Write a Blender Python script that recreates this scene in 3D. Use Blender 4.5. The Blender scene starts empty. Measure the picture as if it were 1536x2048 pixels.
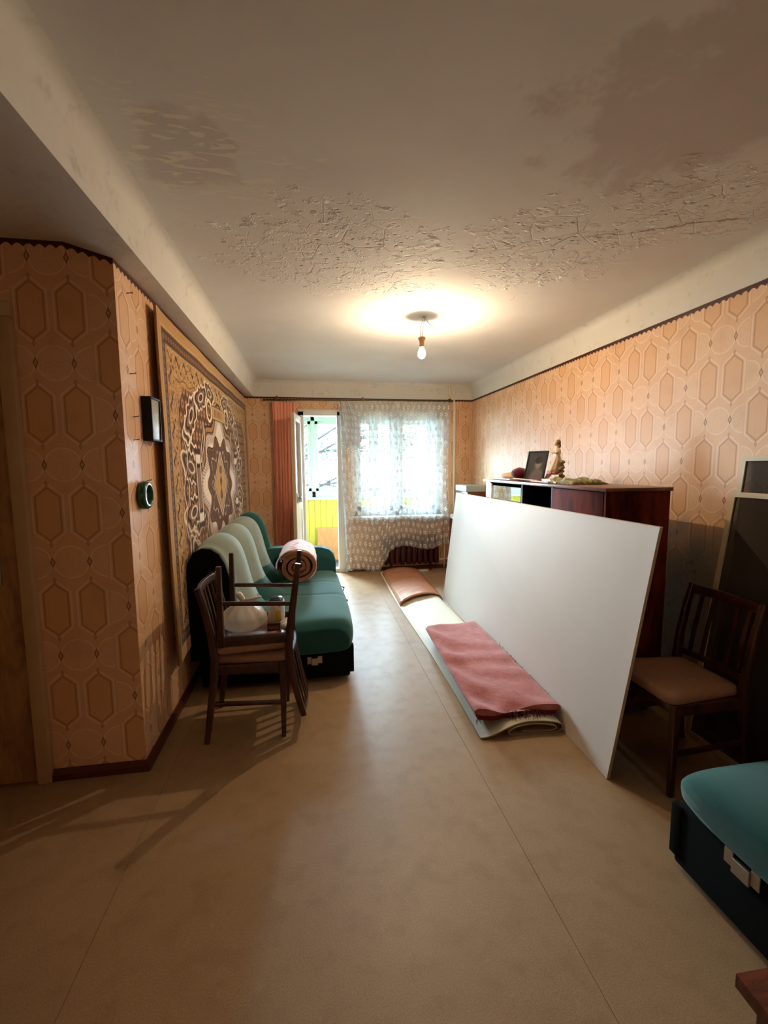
import bpy, bmesh, math, random
import numpy as np
from mathutils import Vector, Matrix
random.seed(7); np.random.seed(7)
PI = math.pi
S = bpy.context.scene
COL = S.collection

# ------------------------------------------------------------------ camera
CAM_F, CAM_YAW, CAM_PITCH, CAM_ROLL, CAM_H = 887.27, 0.1608, 0.1038, -0.0075, 1.4654
cd = bpy.data.cameras.new('camera'); cam = bpy.data.objects.new('camera', cd); COL.objects.link(cam)
cy, sy, cp, sp = math.cos(CAM_YAW), math.sin(CAM_YAW), math.cos(CAM_PITCH), math.sin(CAM_PITCH)
fw = Vector((sy*cp, cy*cp, -sp)); rt = Vector((cy, -sy, 0)); up = rt.cross(fw)
r2 = rt*math.cos(CAM_ROLL) + up*math.sin(CAM_ROLL); u2 = up*math.cos(CAM_ROLL) - rt*math.sin(CAM_ROLL)
m = Matrix((r2, u2, -fw)).transposed().to_4x4(); m.translation = (0, 0, CAM_H); cam.matrix_world = m
cd.sensor_fit = 'VERTICAL'; cd.sensor_height = 36; cd.lens = CAM_F/2048*36; cd.clip_start = 0.02
S.camera = cam
# ------------------------------------------------------------------ light and exposure
SKY = (0.64, 0.83, 1.0); SKY_STRENGTH = 118.0
BULB_WATTS = 23.5; NEXT_ROOM_WATTS = 10.0
S.view_settings.view_transform = 'Standard'; S.view_settings.look = 'None'
S.view_settings.gamma = 1; S.view_settings.use_curve_mapping = False
S.view_settings.exposure = 1.05
S.cycles.use_adaptive_sampling = True; S.cycles.adaptive_threshold = .04
S.cycles.max_bounces = 6; S.cycles.diffuse_bounces = 4; S.cycles.glossy_bounces = 3; S.cycles.transmission_bounces = 3
S.cycles.transparent_max_bounces = 10; S.cycles.caustics_reflective = True; S.cycles.caustics_refractive = False; S.cycles.sample_clamp_indirect = 6.0
w = bpy.data.worlds.new('sky'); S.world = w; w.use_nodes = True
w.node_tree.nodes['Background'].inputs[0].default_value = (*SKY, 1)
w.node_tree.nodes['Background'].inputs[1].default_value = SKY_STRENGTH
pl = bpy.data.lights.new('balcony_daylight_portal', 'AREA'); pl.shape = 'RECTANGLE'; pl.size = 3.6; pl.size_y = 1.5
pl.cycles.is_portal = True
po = bpy.data.objects.new('balcony_daylight_portal', pl); COL.objects.link(po)
po.location = (1.1, 7.42, 1.72); po.rotation_euler = (-PI/2, 0, 0)   # faces the room (-y)

# ------------------------------------------------------------------ room measures (metres)
XL, XR, YE, ZW, YC, XA, ZC = -0.8294, 2.2491, 6.0696, 2.37, 2.1906, -0.7182, 2.578
YB, XH, ZH, XC = -1.7, -2.7, 2.425, -1.022

# ================================================================== node helper
class MatB:
    def __init__(s, name):
        s.m = bpy.data.materials.new(name); s.m.use_nodes = True
        s.t = s.m.node_tree; s.t.nodes.clear()
        s.out = s.t.nodes.new('ShaderNodeOutputMaterial')
    def n(s, kind, **kw):
        nd = s.t.nodes.new(kind)
        for k, v in kw.items(): setattr(nd, k, v)
        return nd
    def put(s, sock, v):
        if isinstance(v, V): s.t.links.new(v.s, sock)
        elif isinstance(v, bpy.types.NodeSocket): s.t.links.new(v, sock)
        elif isinstance(v, (tuple, list)) and len(v) == 3 and sock.type == 'RGBA': sock.default_value = (*v, 1)
        else: sock.default_value = v
    def math(s, op, a, b=None, c=None):
        nd = s.n('ShaderNodeMath', operation=op)
        for i, x in enumerate((a, b, c)):
            if x is not None: s.put(nd.inputs[i], x)
        return V(s, nd.outputs[0])
    def coord(s, which='Object'):
        nd = s.n('ShaderNodeTexCoord'); sp_ = s.n('ShaderNodeSeparateXYZ')
        s.t.links.new(nd.outputs[which], sp_.inputs[0])
        s.co = nd.outputs[which]
        return V(s, sp_.outputs[0]), V(s, sp_.outputs[1]), V(s, sp_.outputs[2])
    def noise(s, scale, detail=3, rough=.55, vec=None, scl=None, dist=0):
        nd = s.n('ShaderNodeTexNoise')
        nd.inputs['Scale'].default_value = scale; nd.inputs['Detail'].default_value = detail
        nd.inputs['Roughness'].default_value = rough; nd.inputs['Distortion'].default_value = dist
        v = vec if vec is not None else s.objco()
        if scl: v = s.scale(v, scl)
        s.t.links.new(v, nd.inputs['Vector'])
        return V(s, nd.outputs['Fac'])
    def objco(s):
        if not hasattr(s, 'co'): s.coord()
        return s.co
    def scale(s, v, scl):
        mp = s.n('ShaderNodeMapping'); s.t.links.new(v, mp.inputs[0]); mp.inputs['Scale'].default_value = scl
        return mp.outputs[0]
    def vor(s, scale, feature='F1', vec=None, scl=None, out='Distance'):
        nd = s.n('ShaderNodeTexVoronoi', feature=feature); nd.inputs['Scale'].default_value = scale
        v = vec if vec is not None else s.objco()
        if scl: v = s.scale(v, scl)
        s.t.links.new(v, nd.inputs['Vector']); return V(s, nd.outputs[out])
    def wave(s, scale, dist=2, scl=None, direction='X', detail=2):
        nd = s.n('ShaderNodeTexWave', bands_direction=direction); nd.inputs['Scale'].default_value = scale
        nd.inputs['Distortion'].default_value = dist; nd.inputs['Detail'].default_value = detail
        v = s.objco()
        if scl: v = s.scale(v, scl)
        s.t.links.new(v, nd.inputs['Vector']); return V(s, nd.outputs['Fac'])
    def ss(s, x, a, b):      # smoothstep from a to b
        nd = s.n('ShaderNodeMapRange', interpolation_type='SMOOTHSTEP')
        s.put(nd.inputs[0], x); nd.inputs[1].default_value = a; nd.inputs[2].default_value = b
        return V(s, nd.outputs[0])
    def mix(s, f, a, b):
        nd = s.n('ShaderNodeMix', data_type='RGBA'); s.put(nd.inputs[0], f)
        s.put(nd.inputs[6], a); s.put(nd.inputs[7], b); return V(s, nd.outputs[2])
    def bump(s, h, strength=.3, dist=.01):
        nd = s.n('ShaderNodeBump'); nd.inputs['Strength'].default_value = strength
        nd.inputs['Distance'].default_value = dist; s.put(nd.inputs['Height'], h); return nd.outputs[0]
    def principled(s, color, rough=.6, spec=.5, normal=None, sheen=0, metal=0, coat=0, emit=None, es=0, sheen_tint=None, trans=0):
        nd = s.n('ShaderNodeBsdfPrincipled')
        s.put(nd.inputs['Base Color'], color); s.put(nd.inputs['Roughness'], rough)
        s.put(nd.inputs['Specular IOR Level'], spec); nd.inputs['Metallic'].default_value = metal
        nd.inputs['Sheen Weight'].default_value = sheen; nd.inputs['Coat Weight'].default_value = coat
        nd.inputs['Coat Roughness'].default_value = .12
        if sheen_tint: nd.inputs['Sheen Tint'].default_value = (*sheen_tint, 1)
        if normal is not None: s.t.links.new(normal, nd.inputs['Normal'])
        if emit: nd.inputs['Emission Color'].default_value = (*emit, 1); nd.inputs['Emission Strength'].default_value = es
        nd.inputs['Transmission Weight'].default_value = trans
        s.bs = nd
        s.t.links.new(nd.outputs[0], s.out.inputs[0]); return s.m
class V:
    def __init__(s, b, sock): s.b, s.s = b, sock
    def __add__(s, o): return s.b.math('ADD', s, o)
    __radd__ = __add__
    def __sub__(s, o): return s.b.math('SUBTRACT', s, o)
    def __rsub__(s, o): return s.b.math('SUBTRACT', o, s)
    def __mul__(s, o): return s.b.math('MULTIPLY', s, o)
    __rmul__ = __mul__
    def __truediv__(s, o): return s.b.math('DIVIDE', s, o)
    def abs(s): return s.b.math('ABSOLUTE', s)
    def floor(s): return s.b.math('FLOOR', s)
    def frac(s): return s.b.math('FRACT', s)
    def sin(s): return s.b.math('SINE', s)
    def cos(s): return s.b.math('COSINE', s)
    def sqrt(s): return s.b.math('SQRT', s)
    def min(s, o): return s.b.math('MINIMUM', s, o)
    def max(s, o): return s.b.math('MAXIMUM', s, o)
    def lt(s, o): return s.b.math('LESS_THAN', s, o)
    def gt(s, o): return s.b.math('GREATER_THAN', s, o)
    def pmod(s, o): return s.b.math('FLOORED_MODULO', s, o)
    def atan2(s, o): return s.b.math('ARCTAN2', s, o)

def srgb(r, g, b):
    f = lambda c: (c/255/12.92) if c/255 <= .04045 else ((c/255+.055)/1.055)**2.4
    return (f(r), f(g), f(b))

def plain(name, col, rough=.6, var=.12, nscale=12, bump=.0, bscale=60, **kw):
    b = MatB(name); b.coord()
    n = b.noise(nscale, 2)
    dark = tuple(c*(1-var) for c in col); lite = tuple(min(1, c*(1+var)) for c in col)
    return b.principled(b.mix(n, dark, lite), rough, **kw)

def wood(name, dark, lite, rough=.35, scl=(1, 1, 8), scale=6, coat=.0, spec=.5):
    b = MatB(name); b.coord()
    g = b.noise(scale, 3, .6, scl=scl, dist=1.2); g2 = b.noise(scale*6, 2, .5, scl=scl)
    return b.principled(b.mix(b.ss(g*.75+g2*.25, .3, .7), dark, lite), rough, coat=coat, spec=spec)

# ---------------------------------------------------------------- wallpaper
def wallpaper(name, axis, phase=0.0, grey=None, rise=False):
    b = MatB(name); x, y, z = b.coord()
    a = x if axis == 'x' else y
    SP, PD, HW, HH = .1525, .44, .050, .120
    u = (a + phase)/SP; c = u.floor(); fu = ((u-c)-.5)*SP; A = fu.abs()
    par = (c + (c/4).floor()).pmod(2.0)
    v = (z + .06)/PD + par*.5; fv = ((v-v.floor())-.5)*PD; B = fv.abs()
    hexd = (A-HW).max((B-HH+A*.85)*.76)
    inside = b.ss(hexd, .001, -.001)
    hline = 1-b.ss(hexd.abs(), .0016, .0058)
    oline = 1-b.ss((hexd-.0135).abs(), .002, .0048)
    Bp = PD/2-B; Ap = SP/2-A
    rad = (Ap*Ap+Bp*Bp).sqrt()
    cline = (1-b.ss((rad-.073).abs(), .002, .0046))*(1-b.ss(hexd, .012, .008))
    cin = b.ss(rad, .072, .066)
    big = A/.0115 + Bp/.026
    bigd = b.ss(big, 1.05, .95); bigh = b.ss(big, .62, .50)
    sm = A/.0075 + (Bp-.083).abs()/.016
    smd = b.ss(sm, 1.1, .9); smh = b.ss(sm, .6, .45)
    fil = b.vor(95); filn = b.ss(fil, .25, .45)
    mott = b.noise(7, 3, .6); fine = b.noise(160, 1)
    base = srgb(230, 180, 134)
    col = b.mix(filn*cin*.5, base, srgb(240, 205, 170))
    col = b.mix((1-cin)*(1-inside)*filn*.25, col, srgb(238, 200, 164))
    vs = b.noise(40, 1, scl=(6, 6, .2))
    col = b.mix(inside*.65, col, b.mix(vs, srgb(220, 168, 120), srgb(236, 188, 140)))
    col = b.mix((oline.max(cline))*.85, col, srgb(246, 216, 186))
    col = b.mix(hline*.75, col, srgb(178, 120, 76))
    col = b.mix(bigd.max(smd*.7)*.9, col, srgb(120, 74, 40))
    col = b.mix(bigh.max(smh)*.8, col, srgb(224, 176, 130))
    col = b.mix(b.ss(mott, .5, .8)*.35, col, srgb(196, 146, 104))
    col = b.mix(fine*.12, col, srgb(170, 120, 80))
    if grey:   # damp, greyed stain with a shape of its own
        sx, sz, rx, rz = grey
        d = ((a-sx)/rx); e = ((z-sz)/rz)
        dd = (d*d+e*e).sqrt() + (mott-.5)*1.1
        st = b.ss(dd, 1.1, .55)
        col = b.mix(st*.8, col, srgb(150, 148, 140))
        mo = b.ss(b.noise(14, 6, .75), .56, .68)
        col = b.mix(st*mo*.6, col, srgb(60, 58, 52))
    # scalloped paper edge under the beam, dark strip above it
    sc = (a*(PI/.042)).sin().abs()
    top = ((((a*-1+XL)/(XL-XC)).max(0.0)).min(1.0))*(ZH-ZW)+ZW if rise else ZW
    edge = z - top + .030 - sc*.014
    col = b.mix(b.ss(edge, -.0008, .0008), col, srgb(74, 34, 22))
    return b.principled(col, .50, spec=.32)

# ================================================================== geometry helper
class G:
    """collects shapes; .obj() links them as one mesh object"""
    def __init__(s): s.v, s.f = [], []
    def add(s, v, f):
        o = len(s.v); s.v += [tuple(p) for p in v]; s.f += [tuple(i+o for i in q) for q in f]; return s
    def box(s, x0, x1, y0, y1, z0, z1, bev=0, seg=2):
        bm = bmesh.new(); bmesh.ops.create_cube(bm, size=1)
        for p in bm.verts: p.co = Vector(((x0+x1)/2+p.co.x*(x1-x0), (y0+y1)/2+p.co.y*(y1-y0), (z0+z1)/2+p.co.z*(z1-z0)))
        if bev: bmesh.ops.bevel(bm, geom=list(bm.edges), offset=bev, segments=seg, affect='EDGES', profile=.5)
        bm.verts.index_update(); s.add([p.co for p in bm.verts], [[q.index for q in f.verts] for f in bm.faces]); bm.free(); return s
    def grid(s, P, closed_u=False, closed_v=False, flip=False):
        P = np.asarray(P, float); nu, nv = P.shape[:2]; o = len(s.v)
        s.v += [tuple(p) for p in P.reshape(-1, 3)]
        for i in range(nu-(0 if closed_u else 1)):
            for j in range(nv-(0 if closed_v else 1)):
                q = (o+i*nv+j, o+((i+1) % nu)*nv+j, o+((i+1) % nu)*nv+(j+1) % nv, o+i*nv+(j+1) % nv)
                s.f.append(q[::-1] if flip else q)
        return s
    def rings(s, R, cap=True, closed=True):
        R = np.asarray(R, float); n, k = R.shape[:2]; o = len(s.v)
        s.grid(R, closed_v=closed)
        if cap and closed:
            s.f.append(tuple(range(o+k-1, o-1, -1))); s.f.append(tuple(range(o+(n-1)*k, o+n*k)))
        return s
    def tube(s, pts, r, n=8, cap=True):
        pts = [Vector(p) for p in pts]; R = []
        rr = r if isinstance(r, (list, tuple)) else [r]*len(pts)
        ref = Vector((0, 0, 1))
        t0 = (pts[1]-pts[0]).normalized()
        if abs(t0.dot(ref)) > .9: ref = Vector((1, 0, 0))
        for i, p in enumerate(pts):
            t = (pts[min(i+1, len(pts)-1)]-pts[max(i-1, 0)]).normalized()
            a = t.cross(ref).normalized(); b_ = t.cross(a).normalized(); ref = b_.cross(t) if False else ref
            R.append([tuple(p+(a*math.cos(q)+b_*math.sin(q))*rr[i]) for q in np.arange(n)*2*PI/n])
        return s.rings(R, cap)
    def bar(s, pts, wd, dp, ref=(0, 1, 0)):
        """rectangular bar along pts: wd along ref, dp across"""
        pts = [Vector(p) for p in pts]; rf = Vector(ref).normalized(); R = []
        for i, p in enumerate(pts):
            t = (pts[min(i+1, len(pts)-1)]-pts[max(i-1, 0)]).normalized()
            c = t.cross(rf).normalized()
            w_ = wd[i] if isinstance(wd, (list, tuple)) else wd; d_ = dp[i] if isinstance(dp, (list, tuple)) else dp
            k = .22
            pr = [(1, 1-k), (1-k, 1), (-1+k, 1), (-1, 1-k), (-1, -1+k), (-1+k, -1), (1-k, -1), (1, -1+k)]
            R.append([tuple(p+rf*(w_/2*a)+c*(d_/2*b_)) for a, b_ in pr])
        return s.rings(R)
    def lathe(s, prof, cx, cy, n=20, axis='z', cz=0):
        R = []
        for (r, h) in prof:
            ring = []
            for q in np.arange(n)*2*PI/n:
                a, b_ = r*math.cos(q), r*math.sin(q)
                ring.append((cx+a, cy+b_, cz+h) if axis == 'z' else (cx+h, cy+a, cz+b_) if axis == 'x' else (cx+a, cy+h, cz+b_))
            R.append(ring)
        return s.rings(R)
    def blob(s, c, r, n=12, m_=8, nz=0, seed=0):
        rs = np.random.RandomState(seed); R = []
        for i in range(m_+1):
            th = PI*(i+.02)/(m_+.04); ring = []
            for j in range(n):
                ph = 2*PI*j/n; k = 1+nz*rs.uniform(-1, 1)
                ring.append((c[0]+r[0]*math.sin(th)*math.cos(ph)*k, c[1]+r[1]*math.sin(th)*math.sin(ph)*k, c[2]-r[2]*math.cos(th)*k))
            R.append(ring)
        return s.rings(R)
    def extrude_poly(s, poly, fn):
        pass
    def mesh(s, name):
        me = bpy.data.meshes.new(name); me.from_pydata(s.v, [], s.f); me.update()
        bm = bmesh.new(); bm.from_mesh(me); bmesh.ops.recalc_face_normals(bm, faces=bm.faces); bm.to_mesh(me); bm.free()
        return me
    def obj(s, name, mat, parent=None, smooth=False, angle=None):
        if parent is not None and parent.type == 'EMPTY':
            o3 = parent.location
        me = s.mesh(name); me.materials.append(mat)
        if smooth: me.shade_smooth()
        if smooth and angle: me.set_sharp_from_angle(angle=math.radians(angle))
        o = bpy.data.objects.new(name, me); COL.objects.link(o)
        if parent is not None:
            o.parent = parent
            if not parent.get('_local'):
                base = Vector(parent.get('_base', (0, 0, 0)))
                me.transform(Matrix.Translation(-base)); o['_base'] = tuple(base)
            else: o['_local'] = 1
        return o

def thing(name, label, cat, loc, group=None, local=False, rotz=0):
    o = bpy.data.objects.new(name, None); COL.objects.link(o); o.location = loc; o.rotation_euler = (0, 0, rotz)
    o.empty_display_size = .05
    if local: o['_local'] = 1
    else: o['_base'] = tuple(loc)
    return tag(o, label, cat, group)
def tag(o, label, cat, group=None, kind=None):
    o['label'] = label; o['category'] = cat
    if group: o['group'] = group
    if kind: o['kind'] = kind
    return o
def struct(o, label=None):
    o['kind'] = 'structure'
    if label: o['label'] = label
    return o
def base_origin(o):
    """move a one-mesh thing's origin to its base centre"""
    bb = np.array([v.co for v in o.data.vertices]); c = Vector(((bb[:, 0].min()+bb[:, 0].max())/2, (bb[:, 1].min()+bb[:, 1].max())/2, bb[:, 2].min()))
    o.data.transform(Matrix.Translation(-c)); o.location = c; return o
def copy_tree(root, **props):
    r = root.copy(); COL.objects.link(r)
    for k, v in props.items(): r[k] = v
    for ch in root.children:
        c = ch.copy(); COL.objects.link(c); c.parent = r
        for g in ch.children:
            d = g.copy(); COL.objects.link(d); d.parent = c
    return r
def smooth_noise(n, k, seed, amp=1.):
    rs = np.random.RandomState(seed); x = np.linspace(0, 1, n); y = np.zeros(n)
    for i in range(1, k+1): y += rs.uniform(-1, 1)/i**.7*np.sin(2*PI*i*x+rs.uniform(0, 6.28))
    return amp*y
def noise2(u, v, seed, k=5, fmax=6):
    rs = np.random.RandomState(seed); z = np.zeros_like(u)
    for i in range(k):
        a, b_ = rs.uniform(-fmax, fmax, 2); z += np.sin(a*u*6.28+b_*v*6.28+rs.uniform(0, 6.28))
    return z/k

# ================================================================== materials
M = {}
M['wp_right'] = wallpaper('wallpaper_right', 'y', .25, grey=(2.15, .55, .55, .62))
M['wp_left'] = wallpaper('wallpaper_left', 'y', -.064)
M['wp_far'] = wallpaper('wallpaper_far', 'x', .665)
M['wp_near'] = wallpaper('wallpaper_near', 'x', .48, rise=True)

def ceiling_mat():
    b = MatB('ceiling_whitewash'); x, y, z = b.coord()
    big = b.noise(1.6, 3, .6); mid = b.noise(5, 4, .65); fine = mid
    def blob(cx, cy, rx, ry, k=.9):
        d = (x-cx)/rx; e = (y-cy)/ry
        return b.ss((d*d+e*e).sqrt() + (mid-.5)*k*2, 1.15, .7)
    flake = blob(.15, 2.5, .55, .5).max(blob(1.25, 2.3, .42, .48)).max(blob(.55, 2.8, .25, .22)).max(blob(1.75, 1.8, .45, .3)*.8)
    dark = blob(1.25, 1.30, .42, .42, 1.3).max(blob(-.42, 1.78, .17, .22, 1.2)*.75).max(blob(2.0, 1.25, .3, .3, 1.2)*.8)
    strokes = b.ss(b.noise(7, 3, .5, scl=(1, 3.2, 1), dist=1.5), .56, .62)*blob(-.35, 1.8, .38, .42, .8)
    col = b.mix(b.ss(big, .35, .7)*.5, srgb(228, 225, 220), srgb(214, 208, 202))
    col = b.mix(dark*.45, col, srgb(182, 164, 154))
    col = b.mix(strokes*.85, col, srgb(238, 232, 220))
    ln = ((y-2.08)+(x-1.49)*.456+(mid-.5)*.16).abs(); lc = (1-b.ss(ln, .003, .010))*b.ss(x, 1.30, 1.45)*b.ss(mid, .40, .5)
    col = b.mix(lc*.7, col, srgb(120, 104, 90))
    pit = b.ss(b.vor(19, scl=(1, 1.5, 1)), .26, .10)*b.ss(mid, .44, .56)*flake
    cr = 1-b.ss(b.vor(5.5, 'DISTANCE_TO_EDGE'), .004, .02)
    crack = cr*flake*b.ss(mid, .42, .62)
    col = b.mix((pit.max(crack*.7))*.6, col, srgb(112, 92, 76))
    chips = b.ss(b.noise(22, 3, .65), .53, .60)
    h = flake*(chips*2.6 + cr*b.ss(mid, .42, .62)*-1.6) + pit*-3.5 + mid*.4
    return b.principled(col, .8, spec=.25, normal=b.bump(h, .55, .009))
M['ceiling'] = ceiling_mat()
def plaster(name, c1, c2, k=.3):
    b = MatB(name); b.coord(); n = b.noise(3, 4, .65)
    st = b.ss(b.noise(9, 3, .7), .55, .75)
    return b.principled(b.mix(st*.3, b.mix(n, c1, c2), srgb(150, 136, 118)), .75, spec=.3, normal=b.bump(n*1.5, k, .006))
M['beam'] = plaster('beam_whitewash', srgb(230, 226, 216), srgb(214, 208, 196))
M['soffit'] = plaster('hall_soffit', srgb(176, 150, 128), srgb(150, 124, 104))

def floor_mat():
    b = MatB('linoleum_brown'); b.coord()
    n = b.noise(2.2, 3, .62); m2 = b.noise(9, 4, .6); f = b.noise(210, 1); sc = b.noise(30, 3, .7, scl=(1, .5, 1))
    col = b.mix(n, srgb(156, 126, 92), srgb(182, 152, 116))
    col = b.mix(b.ss(m2, .45, .7)*.35, col, srgb(140, 106, 70))
    col = b.mix(b.ss(f, .35, .65)*.32, col, srgb(112, 86, 58))
    col = b.mix(b.ss(sc, .62, .75)*.22, col, srgb(196, 176, 148))
    rough = b.math('ADD', m2*.16, .34) + b.ss(sc, .5, .8)*.10
    return b.principled(col, rough, spec=.42)
M['floor'] = floor_mat()
M['maroon_paint'] = plain('maroon_gloss_paint', srgb(86, 40, 26), .35, .2, 9)
M['white_paint'] = plain('white_gloss_paint', srgb(226, 228, 224), .35, .06, 14)
M['cream_paint'] = plain('aged_cream_paint', srgb(196, 168, 130), .45, .10, 10)
M['green_white'] = plain('pale_green_paint', srgb(196, 222, 204), .4, .06, 10)
M['door_wood'] = wood('door_woodgrain_film', srgb(130, 92, 56), srgb(182, 140, 92), .5, (1.3, 1, .35), 9)
def glass(name, tint=(.96, .985, .98), gl=.05):
    b = MatB(name); b.coord()
    t = b.n('ShaderNodeBsdfTransparent'); t.inputs[0].default_value = (*tint, 1)
    g = b.n('ShaderNodeBsdfGlossy'); g.inputs['Roughness'].default_value = .03
    lw = b.n('ShaderNodeLayerWeight'); lw.inputs[0].default_value = .2
    mx = b.n('ShaderNodeMixShader'); f = V(b, lw.outputs['Fresnel'])*.5+gl
    b.put(mx.inputs[0], f); b.t.links.new(t.outputs[0], mx.inputs[1]); b.t.links.new(g.outputs[0], mx.inputs[2])
    b.t.links.new(mx.outputs[0], b.out.inputs[0]); return b.m
M['glass'] = glass('window_glass')
M['dark_wood'] = wood('dark_chair_wood', srgb(44, 23, 18), srgb(78, 43, 34), .28, (1, 1, .25), 14, coat=.25)
M['vinyl'] = plain('brown_vinyl', srgb(158, 120, 96), .42, .12, 25, bump=.2, bscale=240)
M['sideboard'] = wood('mahogany_veneer', srgb(50, 13, 9), srgb(122, 46, 30), .8, (1, 1, .22), 7, coat=.0, spec=.10)
M['sideboard_top'] = wood('worn_lacquer_top', srgb(78, 34, 26), srgb(128, 74, 58), .34, (1, .25, 1), 7, coat=.15)
M['sideboard_dark'] = plain('dark_interior', srgb(26, 14, 12), .6)
M['red_wood'] = wood('red_brown_veneer', srgb(150, 58, 30), srgb(204, 94, 52), .3, (1, 1, .25), 8, coat=.3)
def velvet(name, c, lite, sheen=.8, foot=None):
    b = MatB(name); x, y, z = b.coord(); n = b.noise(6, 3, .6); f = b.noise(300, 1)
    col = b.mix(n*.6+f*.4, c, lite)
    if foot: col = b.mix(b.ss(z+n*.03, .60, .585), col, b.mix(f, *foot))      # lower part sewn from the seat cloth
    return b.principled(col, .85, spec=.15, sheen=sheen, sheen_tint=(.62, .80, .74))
M['green'] = velvet('green_upholstery', srgb(22, 66, 64), srgb(42, 96, 92), .45)
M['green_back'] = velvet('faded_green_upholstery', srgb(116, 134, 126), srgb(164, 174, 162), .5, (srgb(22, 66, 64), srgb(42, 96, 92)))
M['green_dark'] = plain('dark_green_side_cloth', srgb(15, 19, 18), .9, .2, 8, spec=.1)
M['steel'] = plain('zinc_steel', srgb(176, 174, 164), .38, .15, 30, metal=.8)
M['brass_dark'] = plain('old_brass', srgb(110, 92, 58), .45, .2, 30, metal=.6)
M['black'] = plain('black_lacquer', srgb(20, 18, 18), .3, .2)
M['iron'] = plain('dark_iron', srgb(52, 40, 32), .5, .2)
M['white_board'] = None
def board_mat():
    b = MatB('white_chipboard'); x, y, z = b.coord(); n = b.noise(2.2, 5, .6); s1 = b.ss(b.noise(11, 5, .75), .66, .74)
    s2 = b.ss(b.noise(60, 3, .6), .70, .76)*b.ss(b.noise(5, 3), .5, .65)
    col = b.mix(n, srgb(212, 204, 194), srgb(224, 216, 206))
    col = b.mix(s1*.30+s2*.35, col, srgb(150, 140, 128))
    return b.principled(col, .62, spec=.22)
M['white_board'] = board_mat()
M['chip_edge'] = plain('raw_chipboard_edge', srgb(190, 172, 140), .8, .25, 120)
M['lino_back'] = plain('cream_linoleum_backing', srgb(206, 198, 174), .55, .07, 5, bump=.05)
M['lino_face'] = plain('linoleum_edge', srgb(150, 122, 84), .5, .2, 14)
def lino_brown():
    b = MatB('brown_linoleum_sheet'); b.coord(); n = b.noise(4, 4, .6, scl=(1, 5, 1), dist=.8); f = b.noise(20, 4, .6, scl=(1, 6, 1))
    return b.principled(b.mix(b.ss(n*.6+f*.4, .35, .65), srgb(160, 100, 68), srgb(200, 140, 100)), .3, spec=.5)
M['lino_brown'] = lino_brown()
def cloth(name, a, c, rough=.9, scale=8, weave=260, bump=.35, sheen=.25):
    b = MatB(name); b.coord(); n = b.noise(scale, 3, .6); f = b.noise(weave, 1)
    return b.principled(b.mix(n*.55+f*.45, a, c), rough, spec=.15, sheen=sheen, normal=b.bump(n*2+f*.6, bump, .004))
M['blanket'] = cloth('maroon_wool_blanket', srgb(112, 46, 44), srgb(212, 132, 122), scale=14, weave=130, bump=.7)
M['blanket_in'] = cloth('maroon_wool_inside', srgb(90, 18, 24), srgb(130, 34, 40))
M['quilt_brown'] = cloth('brown_quilt_cloth', srgb(120, 70, 44), srgb(176, 112, 74), scale=22)
def quilt_pink():
    b = MatB('pink_floral_quilt'); b.coord(); d = b.vor(9); n = b.noise(10, 4)
    col = b.mix(b.ss(d+n*.3, .55, .35), srgb(232, 208, 204), srgb(206, 110, 130))
    col = b.mix(b.ss(n, .6, .7)*.7, col, srgb(236, 230, 226))
    return b.principled(col, .85, sheen=.2, normal=b.bump(n, .3, .01))
M['quilt_pink'] = quilt_pink()
M['curtain'] = cloth('terracotta_curtain_cloth', srgb(232, 146, 116), srgb(246, 172, 142), scale=5, bump=.1)

# ================================================================== room shell
lino = []
fl = struct(G().box(XH-.2, XR+.3, YB-.2, YE+.3, -.12, -.006).obj('floor', M['floor']), 'brown patterned linoleum floor with long seams')
gap = .0016
for x0, x1 in ((XH-.1, -2.19), (-2.19, -.709), (-.709, .764), (.764, XR+.1)):
    G().box(x0+gap/2, x1-gap/2, YB-.1, YE+.05, -.006, 0).obj('linoleum_sheet', M['floor'], fl)

ce = G().box(XA-.05, XR+.2, YB-.1, YE+.2, ZC, ZC+.12)
struct(ce.obj('ceiling', M['ceiling']), 'whitewashed ceiling with flaking paint and damp patches')

def prism_y(g, prof, y0, y1):
    return g.rings([[(x, y0, z) for x, z in prof], [(x, y1, z) for x, z in prof]])
def cove(cx, cz, r, a0, a1, n=6): return [(cx+r*math.cos(math.radians(a)), cz+r*math.sin(math.radians(a))) for a in np.linspace(a0, a1, n)]
# beam along the left wall, over the hall opening: hall soffit, slope, underside, lit side, cove
r = .06
prof = [(XH-.1, ZH), (XC, ZH), (XL, ZW), (XA, ZW)] + [(XA+.004, ZW+.10)] + \
       [(p[0], p[1]) for p in cove(XA+.010+r, ZC-r, r, 180, 90)] + [(XA+.08, ZC+.1), (XH-.1, ZC+.1)]
struct(prism_y(G(), prof, YB-.1, YE+.1).obj('trim_1', M['beam'], smooth=True, angle=25), 'whitewashed ceiling beam running along the left wall')
# band along the right wall
prof = [(XR+.1, ZW), (XR-.012, ZW), (XR-.016, ZW+.08)] + [(p[0], p[1]) for p in cove(XR-.02-r, ZC-r, r, 0, 90)] + [(XR-.08, ZC+.1), (XR+.1, ZC+.1)]
struct(prism_y(G(), prof, YB-.1, YE+.1).obj('trim_2', M['beam'], smooth=True, angle=25), 'whitewashed plaster band above the right wall')
# band over the far wall
prof = [(YE+.1, ZW), (YE-.02, ZW), (YE-.022, ZC-.03), (YE-.04, ZC-.012), (YE-.06, ZC), (YE-.06, ZC+.1), (YE+.1, ZC+.1)]
g = G(); g.rings([[(XA-.02, y, z) for y, z in prof], [(XR, y, z) for y, z in prof]])
struct(g.obj('trim_3', M['beam'], smooth=True, angle=25), 'whitewashed plaster band above the window wall')

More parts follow.
